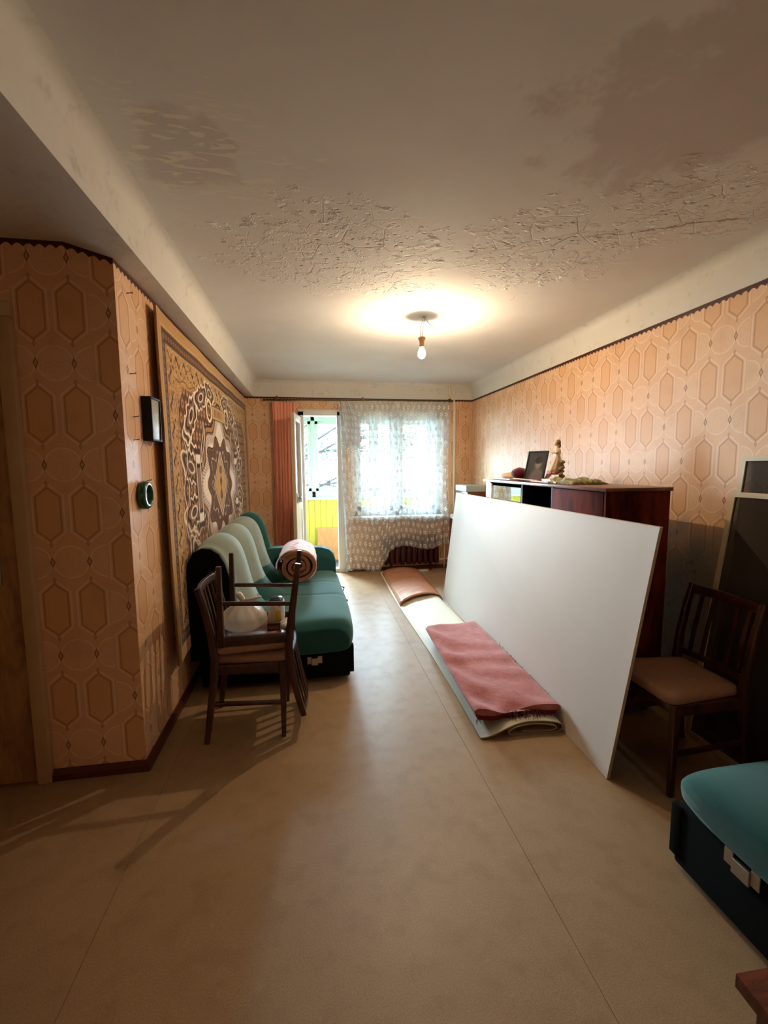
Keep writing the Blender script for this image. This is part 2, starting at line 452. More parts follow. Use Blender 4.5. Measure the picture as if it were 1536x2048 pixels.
struct(G().box(XR, XR+.2, YB-.2, YE+.3, 0, ZC).obj('wall_right', M['wp_right']), 'right wall with beige hexagon-pattern wallpaper')
struct(G().box(XL-.15, XL, YC+.06, YE+.3, 0, ZW+.05).obj('wall_left', M['wp_left']), 'left wall with orange-beige wallpaper behind the rug')
struct(G().box(XH, XL-.0004, YC+.0004, YC+.06, 0, ZH+.02).obj('wall_near', M['wp_near']), 'shaded wallpapered wall face beside the hall door')
struct(G().box(XL-.03, XL, YC+.0008, YC+.06, 0, ZW+.02).obj('wall_corner', M['wp_left']))
struct(G().box(XH-.15, XH, YB-.2, YC+.2, 0, ZC).obj('wall_hall', M['wp_left']))
g = G(); g.box(XH-.1, .34, YB-.12, YB, 0, ZC); g.box(.34, 1.60, YB-.12, YB, 2.0, ZC); g.box(1.60, XR+.2, YB-.12, YB, 0, ZC)
struct(g.obj('wall_behind', M['wp_far']), 'wallpapered wall behind the viewer with an open doorway')
NY = YB-2.6     # next room, seen only by its light through the doorway
struct(G().box(XH-.1, XR+.3, NY-.1, YB-.2, -.12, 0).obj('floor_next_room', M['floor'])); struct(G().box(XH-.1, XR+.3, NY-.1, YB-.12, ZC, ZC+.1).obj('ceiling_next_room', M['beam']))
struct(G().box(XH-.1, XR+.2, NY-.12, NY, 0, ZC).obj('wall_next_room', M['wp_far'])); struct(G().box(XR, XR+.2, NY-.1, YB-.2, 0, ZC).obj('wall_next_room_right', M['wp_left'])); struct(G().box(XH-.15, XH, NY-.1, YB-.2, 0, ZC).obj('wall_next_room_left', M['wp_left']))
nl = bpy.data.lights.new('next_room_lamp', 'POINT'); nl.energy = NEXT_ROOM_WATTS; nl.color = (1.0, .80, .60); nl.shadow_soft_size = .05
no = bpy.data.objects.new('next_room_lamp', nl); COL.objects.link(no); no.location = (.90, YB-1.5, 2.03)
# far wall with the openings of the balcony block
DX0, DX1, DZ1 = -.13, .395, 2.19        # door opening
WX0, WX1, WZ0, WZ1 = .56, 1.80, .78, 2.19
g = G(); y0, y1 = YE, YE+.28
g.box(XL-.1, DX0, y0, y1, 0, ZC); g.box(DX0, WX1, y0, y1, DZ1, ZC); g.box(WX1, XR+.1, y0, y1, 0, ZC)
g.box(DX1, WX1, y0, y1, 0, WZ0); g.box(DX1, WX0, y0, y1, WZ0, DZ1)
struct(g.obj('wall_far', M['wp_far']), 'far wallpapered wall with the balcony door and window')

# skirting boards
def skirt(name, g): struct(g.obj(name, M['maroon_paint'], smooth=True, angle=30), 'maroon painted skirting board')
def skprof(sgn, x): return [(x, 0), (x+sgn*.022, 0), (x+sgn*.022, .03), (x+sgn*.008, .05), (x, .05)]
skirt('baseboard_left', prism_y(G(), skprof(1, XL), YC-.02, YE))
skirt('baseboard_right', prism_y(G(), skprof(-1, XR), YB, YE))
g = G(); pr = skprof(-1, YC); g.rings([[(-1.29, y, z) for y, z in pr], [(XL+.02, y, z) for y, z in pr]]); skirt('baseboard_near', g)
g = G(); pr = skprof(-1, YE); g.rings([[(DX1+.08, y, z) for y, z in pr], [(XR, y, z) for y, z in pr]]); skirt('baseboard_far', g)

# hall door at the left edge
d = bpy.data.objects.new('door_1', None); COL.objects.link(d); d.location = (-1.75, YC, 0); d['_base'] = tuple(d.location)
struct(d, 'wood-grain hall door in a cream painted frame at the left edge')
g = G(); g.box(-1.292, -1.235, YC-.035, YC, 0, 2.10, .006); g.box(-2.20, -2.143, YC-.035, YC, 0, 2.10, .006); g.box(-2.20, -1.235, YC-.035, YC, 2.10, 2.16, .006)
g.obj('door_frame', M['cream_paint'], d, True, 30)
lf = G().box(-2.14, -1.296, YC-.022, YC+.0, .012, 2.095, .003).obj('door_leaf', M['door_wood'], d, True, 30)
hd = G(); hd.box(-1.40, -1.36, YC-.03, YC-.02, .95, 1.12, .004); hd.tube([(-1.38, YC-.03, 1.04), (-1.38, YC-.07, 1.04), (-1.47, YC-.075, 1.04)], .008)
hd.obj('door_handle', M['steel'], lf, True, 40)

# ---------------------------------------------------------------- balcony door
d = bpy.data.objects.new('door_2', None); COL.objects.link(d); d.location = (DX0, YE, 0); d['_base'] = tuple(d.location)
struct(d, 'white balcony door standing open into the room')
g = G(); g.box(DX0-.03, DX0+.045, YE-.012, YE+.12, 0, DZ1, .005); g.box(DX1-.045, DX1+.06, YE-.012, YE+.12, 0, DZ1, .005)
g.box(DX0-.03, DX1+.06, YE-.012, YE+.12, DZ1-.055, DZ1+.03, .005); g.box(DX0, DX1, YE+.0, YE+.12, 0, .05, .005)
g.obj('door_frame', M['white_paint'], d, True, 30)
# leaf in local frame (lx along leaf from the hinge), swung inwards; upper glass, lower panel
LW, LT, LH0, LH1 = .56, .045, .06, 2.11
ang = math.radians(-97); hx, hy = DX0-.012, YE-.02
def leaf(lx, lt, z): return (hx+lx*math.cos(ang)-lt*math.sin(ang)*1, hy+lx*math.sin(ang)+lt*math.cos(ang), z)
def leafbox(g, a0, a1, t0, t1, z0, z1, bev=.004):
    h = G().box(a0, a1, t0, t1, z0, z1, bev); g.add([leaf(*p) for p in h.v], h.f)
g = G(); leafbox(g, 0, .085, -LT/2, LT/2, LH0, LH1); leafbox(g, LW-.085, LW, -LT/2, LT/2, LH0, LH1)
leafbox(g, .08, LW-.08, -LT/2, LT/2, LH1-.09, LH1); leafbox(g, .08, LW-.08, -LT/2, LT/2, .90, 1.0); leafbox(g, .08, LW-.08, -LT/2, LT/2, LH0, .16)
lf = g.obj('door_leaf', M['white_paint'], d, True, 30)
g = G(); leafbox(g, .08, LW-.08, -.003, .003, 1.0, LH1-.09, 0); g.obj('pane', M['glass'], lf)
g = G(); leafbox(g, .08, LW-.08, -.012, .012, .16, .90, .004); g.obj('lower_panel', M['white_paint'], lf)
g = G(); leafbox(g, LW-.002, LW+.004, -LT/2+.004, LT/2-.004, LH0, LH1, 0); g.obj('leaf_edge', M['cream_paint'], lf)
g = G(); leafbox(g, LW-.06, LW-.03, LT/2, LT/2+.012, 1.02, 1.14, .003); leafbox(g, LW-.05, LW-.04, LT/2+.01, LT/2+.05, 1.07, 1.09, 0); leafbox(g, LW-.12, LW-.035, LT/2+.04, LT/2+.055, 1.07, 1.09, .003)
g.obj('door_handle', M['steel'], lf, True, 40)

# ---------------------------------------------------------------- room window
d = bpy.data.objects.new('window_1', None); COL.objects.link(d); d.location = (WX0, YE, WZ0); d['_base'] = tuple(d.location)
struct(d, 'white framed room window behind the lace curtain')
g = G(); yy = (YE+.03, YE+.12)
g.box(WX0, WX0+.06, *yy, WZ0, WZ1, .004); g.box(WX1-.06, WX1, *yy, WZ0, WZ1, .004); g.box(WX0, WX1, *yy, WZ1-.06, WZ1, .004); g.box(WX0, WX1, *yy, WZ0, WZ0+.06, .004)
g.box(1.13, 1.21, *yy, WZ0, WZ1, .004)
g.obj('window_frame', M['white_paint'], d, True, 30)
for a0, a1 in ((WX0+.06, 1.13), (1.21, WX1-.06)):
    s_ = G(); z0, z1 = WZ0+.06, WZ1-.06; ys = (YE+.05, YE+.10)
    s_.box(a0, a0+.055, *ys, z0, z1, .004); s_.box(a1-.055, a1, *ys, z0, z1, .004); s_.box(a0, a1, *ys, z1-.055, z1, .004); s_.box(a0, a1, *ys, z0, z0+.065, .004)
    so = s_.obj('sash', M['white_paint'], d, True, 30)
    G().box(a0+.05, a1-.05, YE+.072, YE+.076, z0+.06, z1-.05).obj('pane', M['glass'], so)
G().box(WX0-.03, WX1+.06, YE-.16, YE+.05, WZ0-.04, WZ0, .008).obj('window_sill', M['white_paint'], d, True, 30)

# ---------------------------------------------------------------- balcony
BY = 7.22
M['yellow'] = plain('yellow_painted_boards', srgb(226, 218, 84), .5, .10, 9)
M['balcony_floor'] = plain('balcony_concrete', srgb(96, 92, 86), .8, .15, 6); M['brick_grey'] = plain('grey_silicate_brick', srgb(120, 116, 108), .85, .15, 12)
g = G(); y0, y1 = YE+.281, YE+.30
g.box(-.75, DX0, y0, y1, -.04, 2.42); g.box(DX0, WX1, y0, y1, DZ1, 2.42); g.box(WX1, 2.9, y0, y1, -.04, 2.42); g.box(DX1, WX1, y0, y1, -.04, WZ0); g.box(DX1, WX0, y0, y1, WZ0, DZ1)
struct(g.obj('wall_balcony_inner', M['brick_grey']), 'grey brick outer face of the far wall towards the balcony')
struct(G().box(-.75, 2.9, YE+.28, BY+.16, -.15, -.04).obj('floor_balcony', M['balcony_floor']), 'concrete balcony floor')
struct(G().box(-.75, 2.9, YE+.28, BY+.2, 2.42, 2.52).obj('ceiling_balcony', M['brick_grey']), 'white balcony ceiling')
wl = struct(G().box(-.75, 2.9, BY+.012, BY+.14, -.04, .93).obj('wall_balcony', M['white_paint']), 'balcony parapet lined with yellow boards')
n = 38; bwid = 3.6/n; b0 = G().box(-bwid/2+.002, bwid/2-.002, -.006, .006, -.485, .485, .003, 1).mesh('plank'); b0.materials.append(M['yellow'])
for i in range(n):
    o = bpy.data.objects.new('plank', b0); COL.objects.link(o); o.parent = wl; o.location = (-.72+bwid*(i+.5), BY+.006, .445)
struct(G().box(-.85, -.75, YE+.2, BY+.2, -.04, 2.45).obj('wall_balcony_left', M['brick_grey']))
struct(G().box(2.9, 3.0, YE+.2, BY+.2, -.04, 2.45).obj('wall_balcony_right', M['brick_grey']))
d = bpy.data.objects.new('window_2', None); COL.objects.link(d); d.location = (1, BY, .93); d['_base'] = tuple(d.location)
struct(d, 'pale green framed balcony glazing above the parapet')
G().box(-.75, 2.9, BY-.10, BY+.16, .93, .965, .006).obj('window_sill', M['white_paint'], d, True, 30)
g = G(); z0, z1, yy = .965, 2.42, (BY+.02, BY+.10)
posts = (-.75, .0, .98, 1.95, 2.84)
g.box(-.75, 2.9, *yy, z0, z0+.10, .005); g.box(-.75, 2.9, *yy, z1-.24, z1, .005)
for a in posts: g.box(a, a+.065, *yy, z0, z1, .005)
g.obj('window_frame', M['green_white'], d, True, 30)
for k in range(4):
    a0, a1 = posts[k]+.065, posts[k+1]
    s_ = G(); ys = (BY+.03, BY+.085); zz = (z0+.10, z1-.24)
    s_.box(a0, a0+.05, *ys, *zz, .004); s_.box(a1-.05, a1, *ys, *zz, .004); s_.box(a0, a1, *ys, zz[0], zz[0]+.05, .004); s_.box(a0, a1, *ys, zz[1]-.05, zz[1], .004)
    so = s_.obj('sash', M['green_white'], d, True, 30)
    G().box(a0+.045, a1-.045, BY+.055, BY+.059, zz[0]+.045, zz[1]-.045).obj('pane', M['glass'], so)
M['ply'] = wood('orange_plywood', srgb(214, 150, 86), srgb(238, 180, 116), .6, (1, 1, .3), 5)
g = G(); g.rings([[(.07, 7.10, -.04), (.62, 7.10, -.04), (.62, 7.115, -.04), (.07, 7.115, -.04)], [(.07, 7.185, .475), (.62, 7.185, .47), (.62, 7.20, .47), (.07, 7.20, .475)]])
tag(base_origin(g.obj('plywood_sheet', M['ply'])), 'orange plywood sheet leaning on the yellow balcony boards', 'board')
st = thing('balcony_stool', 'small orange wooden stool on the balcony beside the door', 'stool', (.52, 6.62, -.04))
G().box(.38, .66, 6.48, 6.76, .30, .325, .006).obj('stool_top', M['ply'], st, True, 30)
for a in (.40, .62):
    for b_ in (6.50, 6.72): G().box(a, a+.03, b_, b_+.03, -.04, .30, .003).obj('leg', M['ply'], st)

# ================================================================== outside
gr = G().box(-60, 80, 8.5, 110, -8.2, -8); struct(gr.obj('ground_outside', plain('courtyard_ground', srgb(170, 166, 150), .9, .2, .4)), 'courtyard ground below the balcony')
bd = thing('apartment_building', 'pinkish apartment block seen through the lace curtain', 'building', (11.5, 24, -8))
M['pink_wall'] = plain('dark_pinkish_brick', srgb(64, 44, 38), .8, .08, .6); M['win_dark'] = plain('far_window_glass', srgb(90, 100, 110), .2)
G().box(6.1, 20, 22, 32, -8, 16).obj('facade', M['pink_wall'], bd)
G().box(5.9, 20.2, 21.8, 32.2, 16, 16.5).obj('roof', M['steel'], bd)
for fz in range(-2, 4):
    for k in range(6):
        x0 = 7.2+k*2.1; z0 = fz*2.8+1.2
        wf = G().box(x0, x0+1.2, 21.96, 22.05, z0, z0+1.4).obj('window', M['white_paint'], bd)
        G().box(x0+.08, x0+1.12, 21.93, 21.97, z0+.08, z0+1.32).obj('pane', M['win_dark'], wf)
tr = thing('tree', 'leafy tree with thin dark branches outside the balcony', 'tree', (-1.2, 11.2, -8))
M['bark'] = plain('tree_bark', srgb(8, 7, 7), .9, .2, spec=.05); M['leaf'] = plain('dark_green_leaves', srgb(9, 22, 10), .8, .3, 4, spec=.05)
tg = G(); tips = []
rs = np.random.RandomState(5)
def branch(p, dr, ln, rad, depth):
    pts = [Vector(p)]; dr = Vector(dr).normalized(); n_ = 5
    for i in range(n_):
        dr = (dr+Vector(rs.uniform(-.28, .28, 3))).normalized(); pts.append(pts[-1]+dr*ln/n_)
    tg.tube(pts, [rad*(1-.5*i/n_) for i in range(n_+1)], 5)
    for q in pts[2:]: tips.append((q, depth))
    if depth:
        for k in range(3):
            q = pts[rs.randint(2, n_+1)]
            branch(q, dr+Vector(rs.uniform(-1., 1., 3)), ln*.68, rad*.5, depth-1)
tg.tube([(-1.2, 11.2, -8), (-1.1, 11.2, -3), (-1.0, 11.2, .2), (-.9, 11.2, 1.6)], [.2, .16, .12, .08], 8)
for p_, d_, l_, r_ in (((-.95, 11.2, .9), (1, .0, .25), 2.2, .045), ((-.9, 11.2, 1.5), (1, -.1, .45), 2.3, .05), ((-.9, 11.2, 1.6), (.8, .1, 1.0), 2.2, .05), ((-.95, 11.2, .4), (1, .1, .55), 2.3, .045), ((-.9, 11.2, 1.6), (-.4, .1, 1.0), 1.8, .05), ((-.9, 11.2, 1.55), (1, .15, .15), 2.4, .05), ((-.95, 11.2, 1.2), (1, -.1, .7), 2.4, .045), ((-.9, 11.2, 1.6), (1, .1, .8), 2.6, .05)):
    branch(p_, d_, l_, r_, 3)
tg.obj('branches', M['bark'], tr)
lg = G()
for i in range(3600):
    q, dp = tips[rs.randint(len(tips))]
    if dp > 1: continue
    c = q+Vector(rs.normal(0, .10, 3)); a = Vector(rs.normal(0, 1, 3)).normalized(); b_ = a.orthogonal().normalized(); s_ = rs.uniform(.035, .075)
    lg.add([c-a*s_, c+b_*s_*.5, c+a*s_, c-b_*s_*.5], [(0, 1, 2, 3)])
lo = lg.obj('foliage', M['leaf'], tr); lo['kind'] = 'stuff'

# ================================================================== curtains
rod = thing('curtain_rod', 'dark brass curtain rod with small clips above the window', 'curtain rod', (-.54, YE-.07, 2.335))
RZ0, RZ1 = 2.325, 2.345
G().tube([(-.56, YE-.075, RZ0), (1.95, YE-.075, RZ1)], .011, 10).obj('rod', M['brass_dark'], rod, True)
for x in (-.42, .70, 1.90):
    G().box(x-.008, x+.008, YE-.085, YE, 2.325, 2.375, .002).obj('bracket', M['brass_dark'], rod)
G().lathe([(.0, 0), (.016, .004), (.018, .02), (.012, .03), (.0, .034)], 0, YE-.075, 12, 'x', RZ0).obj('finial', M['brass_dark'], rod, True).location.x += -.594
cm = G().box(-.004, .004, -.006, .006, -.028, .012).mesh('clip'); cm.materials.append(M['brass_dark'])
for x in np.concatenate([np.linspace(-.45, -.2, 6), np.linspace(.40, 1.86, 19)]):
    o = bpy.data.objects.new('clip', cm); COL.objects.link(o); o.parent = rod; o.location = (x+.54, -.005, (RZ0+(x+.56)*.0078)-2.335)

def pleats(x_top, x_bot, z_top, z_bot, ybase, npl, amp, nu, nv, seed, ph=0, ampb=None):
    """hanging cloth: returns (nu,nv,3) points and the flat cloth coordinate"""
    U = np.linspace(0, 1, nu); Vv = np.linspace(0, 1, nv); P = np.zeros((nu, nv, 3))
    wob = smooth_noise(nu, 6, seed, .35)
    for j, t in enumerate(Vv):
        k = t**.8
        x = (x_top[0]+(x_top[1]-x_top[0])*U)*(1-k)+(x_bot[0]+(x_bot[1]-x_bot[0])*U)*k
        a = amp*(.55+.45*t) if ampb is None else amp*(1-t)+ampb*t
        y = ybase+a*np.sin(2*PI*npl*U+ph+wob*2+.25*np.sin(3*t+U*9))+.006*np.sin(U*31+t*5)
        zb = z_bot(U) if callable(z_bot) else z_bot
        zt = z_top(U) if callable(z_top) else z_top
        P[:, j, 0] = x; P[:, j, 1] = y; P[:, j, 2] = zt*(1-t)+zb*t
    return P
def over_sill(P, out=.085, z0=.86):
    P[..., 1] -= out/(1+np.exp((P[..., 2]-z0)*18)); return P
def cloth_obj(name, P, mat, parent=None, thick=0, uv=None):
    g = G().grid(P); me = bpy.data.meshes.new(name); me.from_pydata(g.v, [], g.f); me.materials.append(mat); me.shade_smooth()
    if uv is not None:
        ul = me.uv_layers.new(name='flat'); lv = np.array([l.vertex_index for l in me.loops]); UVs = uv.reshape(-1, 2)[lv]
        ul.data.foreach_set('uv', UVs.astype(np.float32).ravel())
    o = bpy.data.objects.new(name, me); COL.objects.link(o)
    if parent is not None:
        o.parent = parent; me.transform(Matrix.Translation(-Vector(parent.location)))
    if thick:
        md = o.modifiers.new('thickness', 'SOLIDIFY'); md.thickness = thick; md.offset = 0
    return o
P = pleats((-.475, -.195), (-.475, -.215), 2.30, .10, YE-.10, 7, .013, 90, 30, 3)
o = cloth_obj('curtain', P, M['curtain'], thick=.003); base_origin(o); tag(o, 'terracotta pleated curtain hanging left of the balcony door', 'curtain')

def lace(name, dens=.40):
    b = MatB(name)
    uvn = b.n('ShaderNodeUVMap', uv_map='flat'); sp_ = b.n('ShaderNodeSeparateXYZ'); b.t.links.new(uvn.outputs[0], sp_.inputs[0])
    u, v = V(b, sp_.outputs[0]), V(b, sp_.outputs[1]); b.co = uvn.outputs[0]
    SX, SY = .120, .105
    a = u/SX; row = (v/SY).floor(); a = a+(row.pmod(2.0))*.5
    fx = (a-a.floor()-.5)*SX; fy = ((v/SY)-row-.5)*SY
    rr = (fx*fx+fy*fy).sqrt(); th = fy.atan2(fx)
    R = (th*5).cos()*.007+.027
    flow = b.ss(rr-R, .003, -.002)*(1-b.ss(rr, .015, .011))
    mesh_ = b.ss((u*(2*PI/.006)).sin()*(v*(2*PI/.006)).sin(), -.2, .9)
    al = (flow*(.99-dens)+dens+mesh_*.01).min(.995)
    tr_ = b.n('ShaderNodeBsdfTransparent'); df = b.n('ShaderNodeBsdfDiffuse'); tl = b.n('ShaderNodeBsdfTranslucent')
    df.inputs[0].default_value = (.82, .81, .78, 1); tl.inputs[0].default_value = (.50, .60, .66, 1)
    m1 = b.n('ShaderNodeMixShader'); b.put(m1.inputs[0], .30-flow*.29)
    b.t.links.new(df.outputs[0], m1.inputs[1]); b.t.links.new(tl.outputs[0], m1.inputs[2])
    m2_ = b.n('ShaderNodeMixShader'); b.put(m2_.inputs[0], al)
    b.t.links.new(tr_.outputs[0], m2_.inputs[1]); b.t.links.new(m1.outputs[0], m2_.inputs[2]); b.t.links.new(m2_.outputs[0], b.out.inputs[0])
    return b.m
M['lace'] = lace('white_lace_net')
M['lace2'] = lace('doubled_lace_net', .62)
tu = thing('lace_curtain', 'white floral lace curtain covering the window down to the floor', 'curtain', (1.1, YE-.12, .04))
def uvgrid(nu, nv, wid, h0, h1):
    A, B_ = np.meshgrid(np.linspace(0, wid, nu), np.linspace(h1, h0, nv), indexing='ij'); return np.stack([A, B_], -1)
zbot = lambda U: .045+.30/(1+np.exp(-(U-.37)*40))+.03*np.sin(U*14)
P = pleats((.372, 1.875), (.435, 1.865), lambda U: RZ0+(U*1.5+.93)*.0078-.022, zbot, YE-.115, 15, .030, 320, 40, 11)
cloth_obj('net', over_sill(P), M['lace'], tu, uv=uvgrid(320, 40, 2.6, 0, 2.3))
P = pleats((.41, 1.88), (.44, 1.86), lambda U: RZ0+(U*1.5+.93)*.0078-.022, 1.69, YE-.150, 15, .022, 260, 18, 21, .6)
cloth_obj('folded_top', P, M['lace'], tu, uv=uvgrid(260, 18, 2.5, 1.6, 2.3)+.04)
P = pleats((.40, .50), (.46, .74), 2.305, lambda U: 1.70+.05*(1-U), YE-.185, 3.5, .018, 60, 18, 23)
cloth_obj('gathered_fold', P, M['lace2'], tu, uv=uvgrid(60, 18, .55, 1.6, 2.3))

# ================================================================== radiator and pipes
M['burgundy'] = plain('burgundy_radiator_paint', srgb(66, 22, 28), .4, .15, 8)
ra = thing('radiator', 'burgundy cast-iron radiator under the window', 'radiator', (1.35, YE-.09, 0))
sec = G(); zz = [(.10, .034), (.14, .040), (.30, .036), (.46, .040), (.50, .034)]
sec.rings([[(sx*.034*k_, YE-.09+sy_*hw_*1.5, z) for sx, sy_ in ((-1, -.6), (-.6, -1), (.6, -1), (1, -.6), (1, .6), (.6, 1), (-.6, 1), (-1, .6))] for (z, hw_), k_ in zip(zz, (.7, 1, .85, 1, .7))])
sm_ = sec.mesh('section'); sm_.transform(Matrix.Translation((0, -(YE-.09), 0))); sm_.materials.append(M['burgundy']); sm_.shade_smooth()
for i in range(10):
    o = bpy.data.objects.new('section', sm_); COL.objects.link(o); o.parent = ra; o.location = (-.36+i*.08, 0, 0)
for i in (1, 8): G().box(1.35-.36+i*.08-.01, 1.35-.36+i*.08+.01, YE-.12, YE-.06, 0, .11).obj('foot', M['burgundy'], ra)
M['pipe_paint'] = plain('pale_pipe_paint', srgb(232, 214, 186), .35, .06)
pp = thing('heating_pipe', 'cream heating riser pipe with branches beside the window', 'pipe', (1.98, YE-.05, 0))
G().tube([(1.90, YE-.03, ZC-.02), (1.93, YE-.035, 2.42), (1.965, YE-.05, 2.35), (1.98, YE-.05, 2.30), (1.985, YE-.05, 0)], .018, 10).obj('riser', M['pipe_paint'], pp, True)
G().tube([(1.985, YE-.05, .46), (1.86, YE-.06, .46), (1.74, YE-.09, .46)], .012, 8).obj('branch', M['pipe_paint'], pp, True)
G().tube([(1.985, YE-.05, .14), (1.86, YE-.06, .14), (1.74, YE-.09, .14)], .012, 8).obj('branch', M['pipe_paint'], pp, True)
G().tube([(1.84, YE-.07, .02), (1.84, YE-.07, .46)], .016, 8).obj('bypass', M['pipe_paint'], pp, True)
g = G()
for i in range(6): g.blob((1.42+i*.028, YE-.17, .014), (.016, .013, .014), 8, 5)
g.box(1.405, 1.575, YE-.18, YE-.16, 0, .010, .002)
tag(base_origin(g.obj('plastic_strip', M['white_paint'], smooth=True, angle=50)), 'white knobbly plastic strip lying on the floor before the radiator', 'strip')

# ================================================================== rug on the left wall
RY0, RY1, RZa, RZb = 2.585, 5.93, .335, 2.315
nu, nv = 620, 380
Uy, Vz = np.meshgrid(np.linspace(RY0, RY1, nu), np.linspace(RZa, RZb, nv), indexing='ij')
ey = np.minimum(Uy-RY0, RY1-Uy); ez = np.minimum(Vz-RZa, RZb-Vz); ed = np.minimum(ey, ez)
gold, tan_, brown, dark, cream, mid = [np.array(srgb(*c)) for c in ((206, 160, 98), (172, 124, 72), (84, 48, 32), (34, 16, 12), (244, 230, 210), (124, 78, 46))]
Cc = np.tile(gold, (nu, nv, 1)).astype(float)
def lay(mask, c, a=1.):
    mk = (np.clip(mask, 0, 1)*a)[..., None]; Cc[:] = Cc*(1-mk)+np.array(c)*mk
def soft(x, wd): return np.clip(.5-x/wd, 0, 1)          # 1 where x<0
def line(x, hw, wd=.004): return soft(np.abs(x)-hw, wd)
cyy, czz = (RY0+RY1)/2-.13, (RZa+RZb)/2-.01
dy, dz = Uy-cyy, Vz-czz
# borders
lay(line(ed-.085, .005), dark); lay(soft(np.abs(ed-.12)-.028, .004), brown)
per = np.where(ey < ez, Vz, Uy)
lay(soft(np.hypot(((per/.045) % 1-.5)*.045, ed-.12)-.014, .004), tan_); lay(soft(np.hypot(((per/.045) % 1-.5)*.045, ed-.12)-.006, .003), dark)
lay(line(ed-.152, .004), dark)
sc = ((per/.16) % 1-.5)*.16
lay(line(ed-.215-.022*np.sin(sc*60), .010+.004*np.cos(sc*39))*soft(np.abs(sc)-.055, .01), dark)
lay(soft(np.hypot(sc-.062, ed-.265)-.012, .005), dark)
lay(soft(np.hypot(sc+.03, ed-.275)-.009, .005), brown)
lay(line(ed-.315-.012*np.sin(per*26), .004), brown)
spk = (np.random.RandomState(8).uniform(0, 1, (nu//2, nv//2)) > .62).astype(float).repeat(2, 0).repeat(2, 1); lay(spk*soft(.165-ed, .004), tan_*.75, .75)
# field
fld = np.minimum(ed-.345-.03*np.sign(np.sin(per*7)), np.hypot(np.maximum(.36-ey+.2, 0)*0+ey-.33, ez-.33)+ .0*ed-.10)
field = soft(-(ed-.345), .004)*soft(-(np.hypot(ey-.32, ez-.32)-.13)*1.0, .01)
lay(field, brown)
# honeycomb in the field
def hexd(u, v, s):
    a = np.stack([u, v], -1); r_ = np.array([1, 1.7320508])*s; h = r_/2
    p = np.mod(a, r_)-h; q = np.mod(a-h, r_)-h
    k = np.where(((p**2).sum(-1) < (q**2).sum(-1))[..., None], p, q); k = np.abs(k)
    return s/2-np.maximum(k[..., 0], k[..., 0]*.5+k[..., 1]*.866)
hx_ = hexd(dy, dz*.8, .085)
lay(field*soft(-(hx_-.008), .006), mid); lay(field*line(hx_-.026, .006), gold, .75); lay(field*soft(-(hx_-.034), .006), dark, .7)
# big scroll leaves in the field
for (ly, lz, ra_, rb_, an) in ((-.98, .42, .16, .09, .6), (-.82, .18, .2, .1, -.5), (-.98, -.15, .22, .10, .2), (-.9, -.5, .2, .1, -.7), (-.6, .66, .2, .08, .3), (-.3, .74, .16, .07, -.2)):
    for s1 in (-1, 1):
        for s2 in (-1, 1):
            yy_, z_ = s1*ly, s2*lz; ca, sa = math.cos(an*s1*s2), math.sin(an*s1*s2)
            q = (dy-yy_)*ca+(dz-z_)*sa; w_ = -(dy-yy_)*sa+(dz-z_)*ca
            e = np.hypot(q/ra_, w_/rb_)
            rad_ = np.sin(np.arctan2(w_, q)*7)*.12
            lay(soft(e-1-rad_, .06), tan_*.7, .95); lay(line(e-1-rad_, .07, .05), cream); lay(line(e-.72-rad_, .09, .06), dark); lay(soft(e-.35, .08), brown); lay(line(e-.36, .06, .05), cream, .8)
# medallion: lobed white band, brown heart, gold diamond
th = np.arctan2(dz/.78, dy/1.0); rr = np.hypot(dy/1.0, dz/.78)
lob = .66+.07*np.cos(th*8)+.05*np.cos(th*4)
lay(soft(rr-lob-.10, .01), tan_*.9); lay(line(rr-lob-.10, .012, .006), dark); lay(line(rr-lob-.06, .020, .006), tan_); lay(line(rr-lob-.03, .008, .006), dark)
lay(soft(rr-lob, .01), cream)
stre = np.abs(np.sin(th*60)); lay(soft(rr-lob, .01)*soft(lob-.10-rr, .05)*stre, np.array(srgb(120, 84, 84)), .75)
lob2 = .50+.055*np.cos(th*10+.3)+.04*np.cos(th*4+PI)
lay(soft(rr-lob2, .01), mid); lay(line(rr-lob2, .010, .006), dark)
pet = np.abs(np.sin(th*20+rr*9)); lay(soft(rr-lob2+.03, .02)*pet, brown, .8); lay(line(rr-lob2+.16, .012, .01)*np.abs(np.sin(th*14)), cream, .8)
lay(soft(rr-lob2+.04, .01)*(np.sin(dy*70+5*np.sin(dz*30)) > .55), dark, .55)
dm = np.abs(dy)/.26+np.abs(dz)/.26
lay(soft(dm-1.20, .05), brown); lay(line(dm-1.08, .045, .03), cream); lay(soft(dm-1, .04), gold); lay(line(dm-1, .03, .03), dark)
lay(soft(np.abs(dy)-.030-.02*np.sin(dz*55), .01)*soft(np.abs(dz)-.16, .02), brown, .85); lay(soft(np.hypot(np.abs(dy)-.035, np.abs(dz)-.11)-.016, .008), dark, .8)
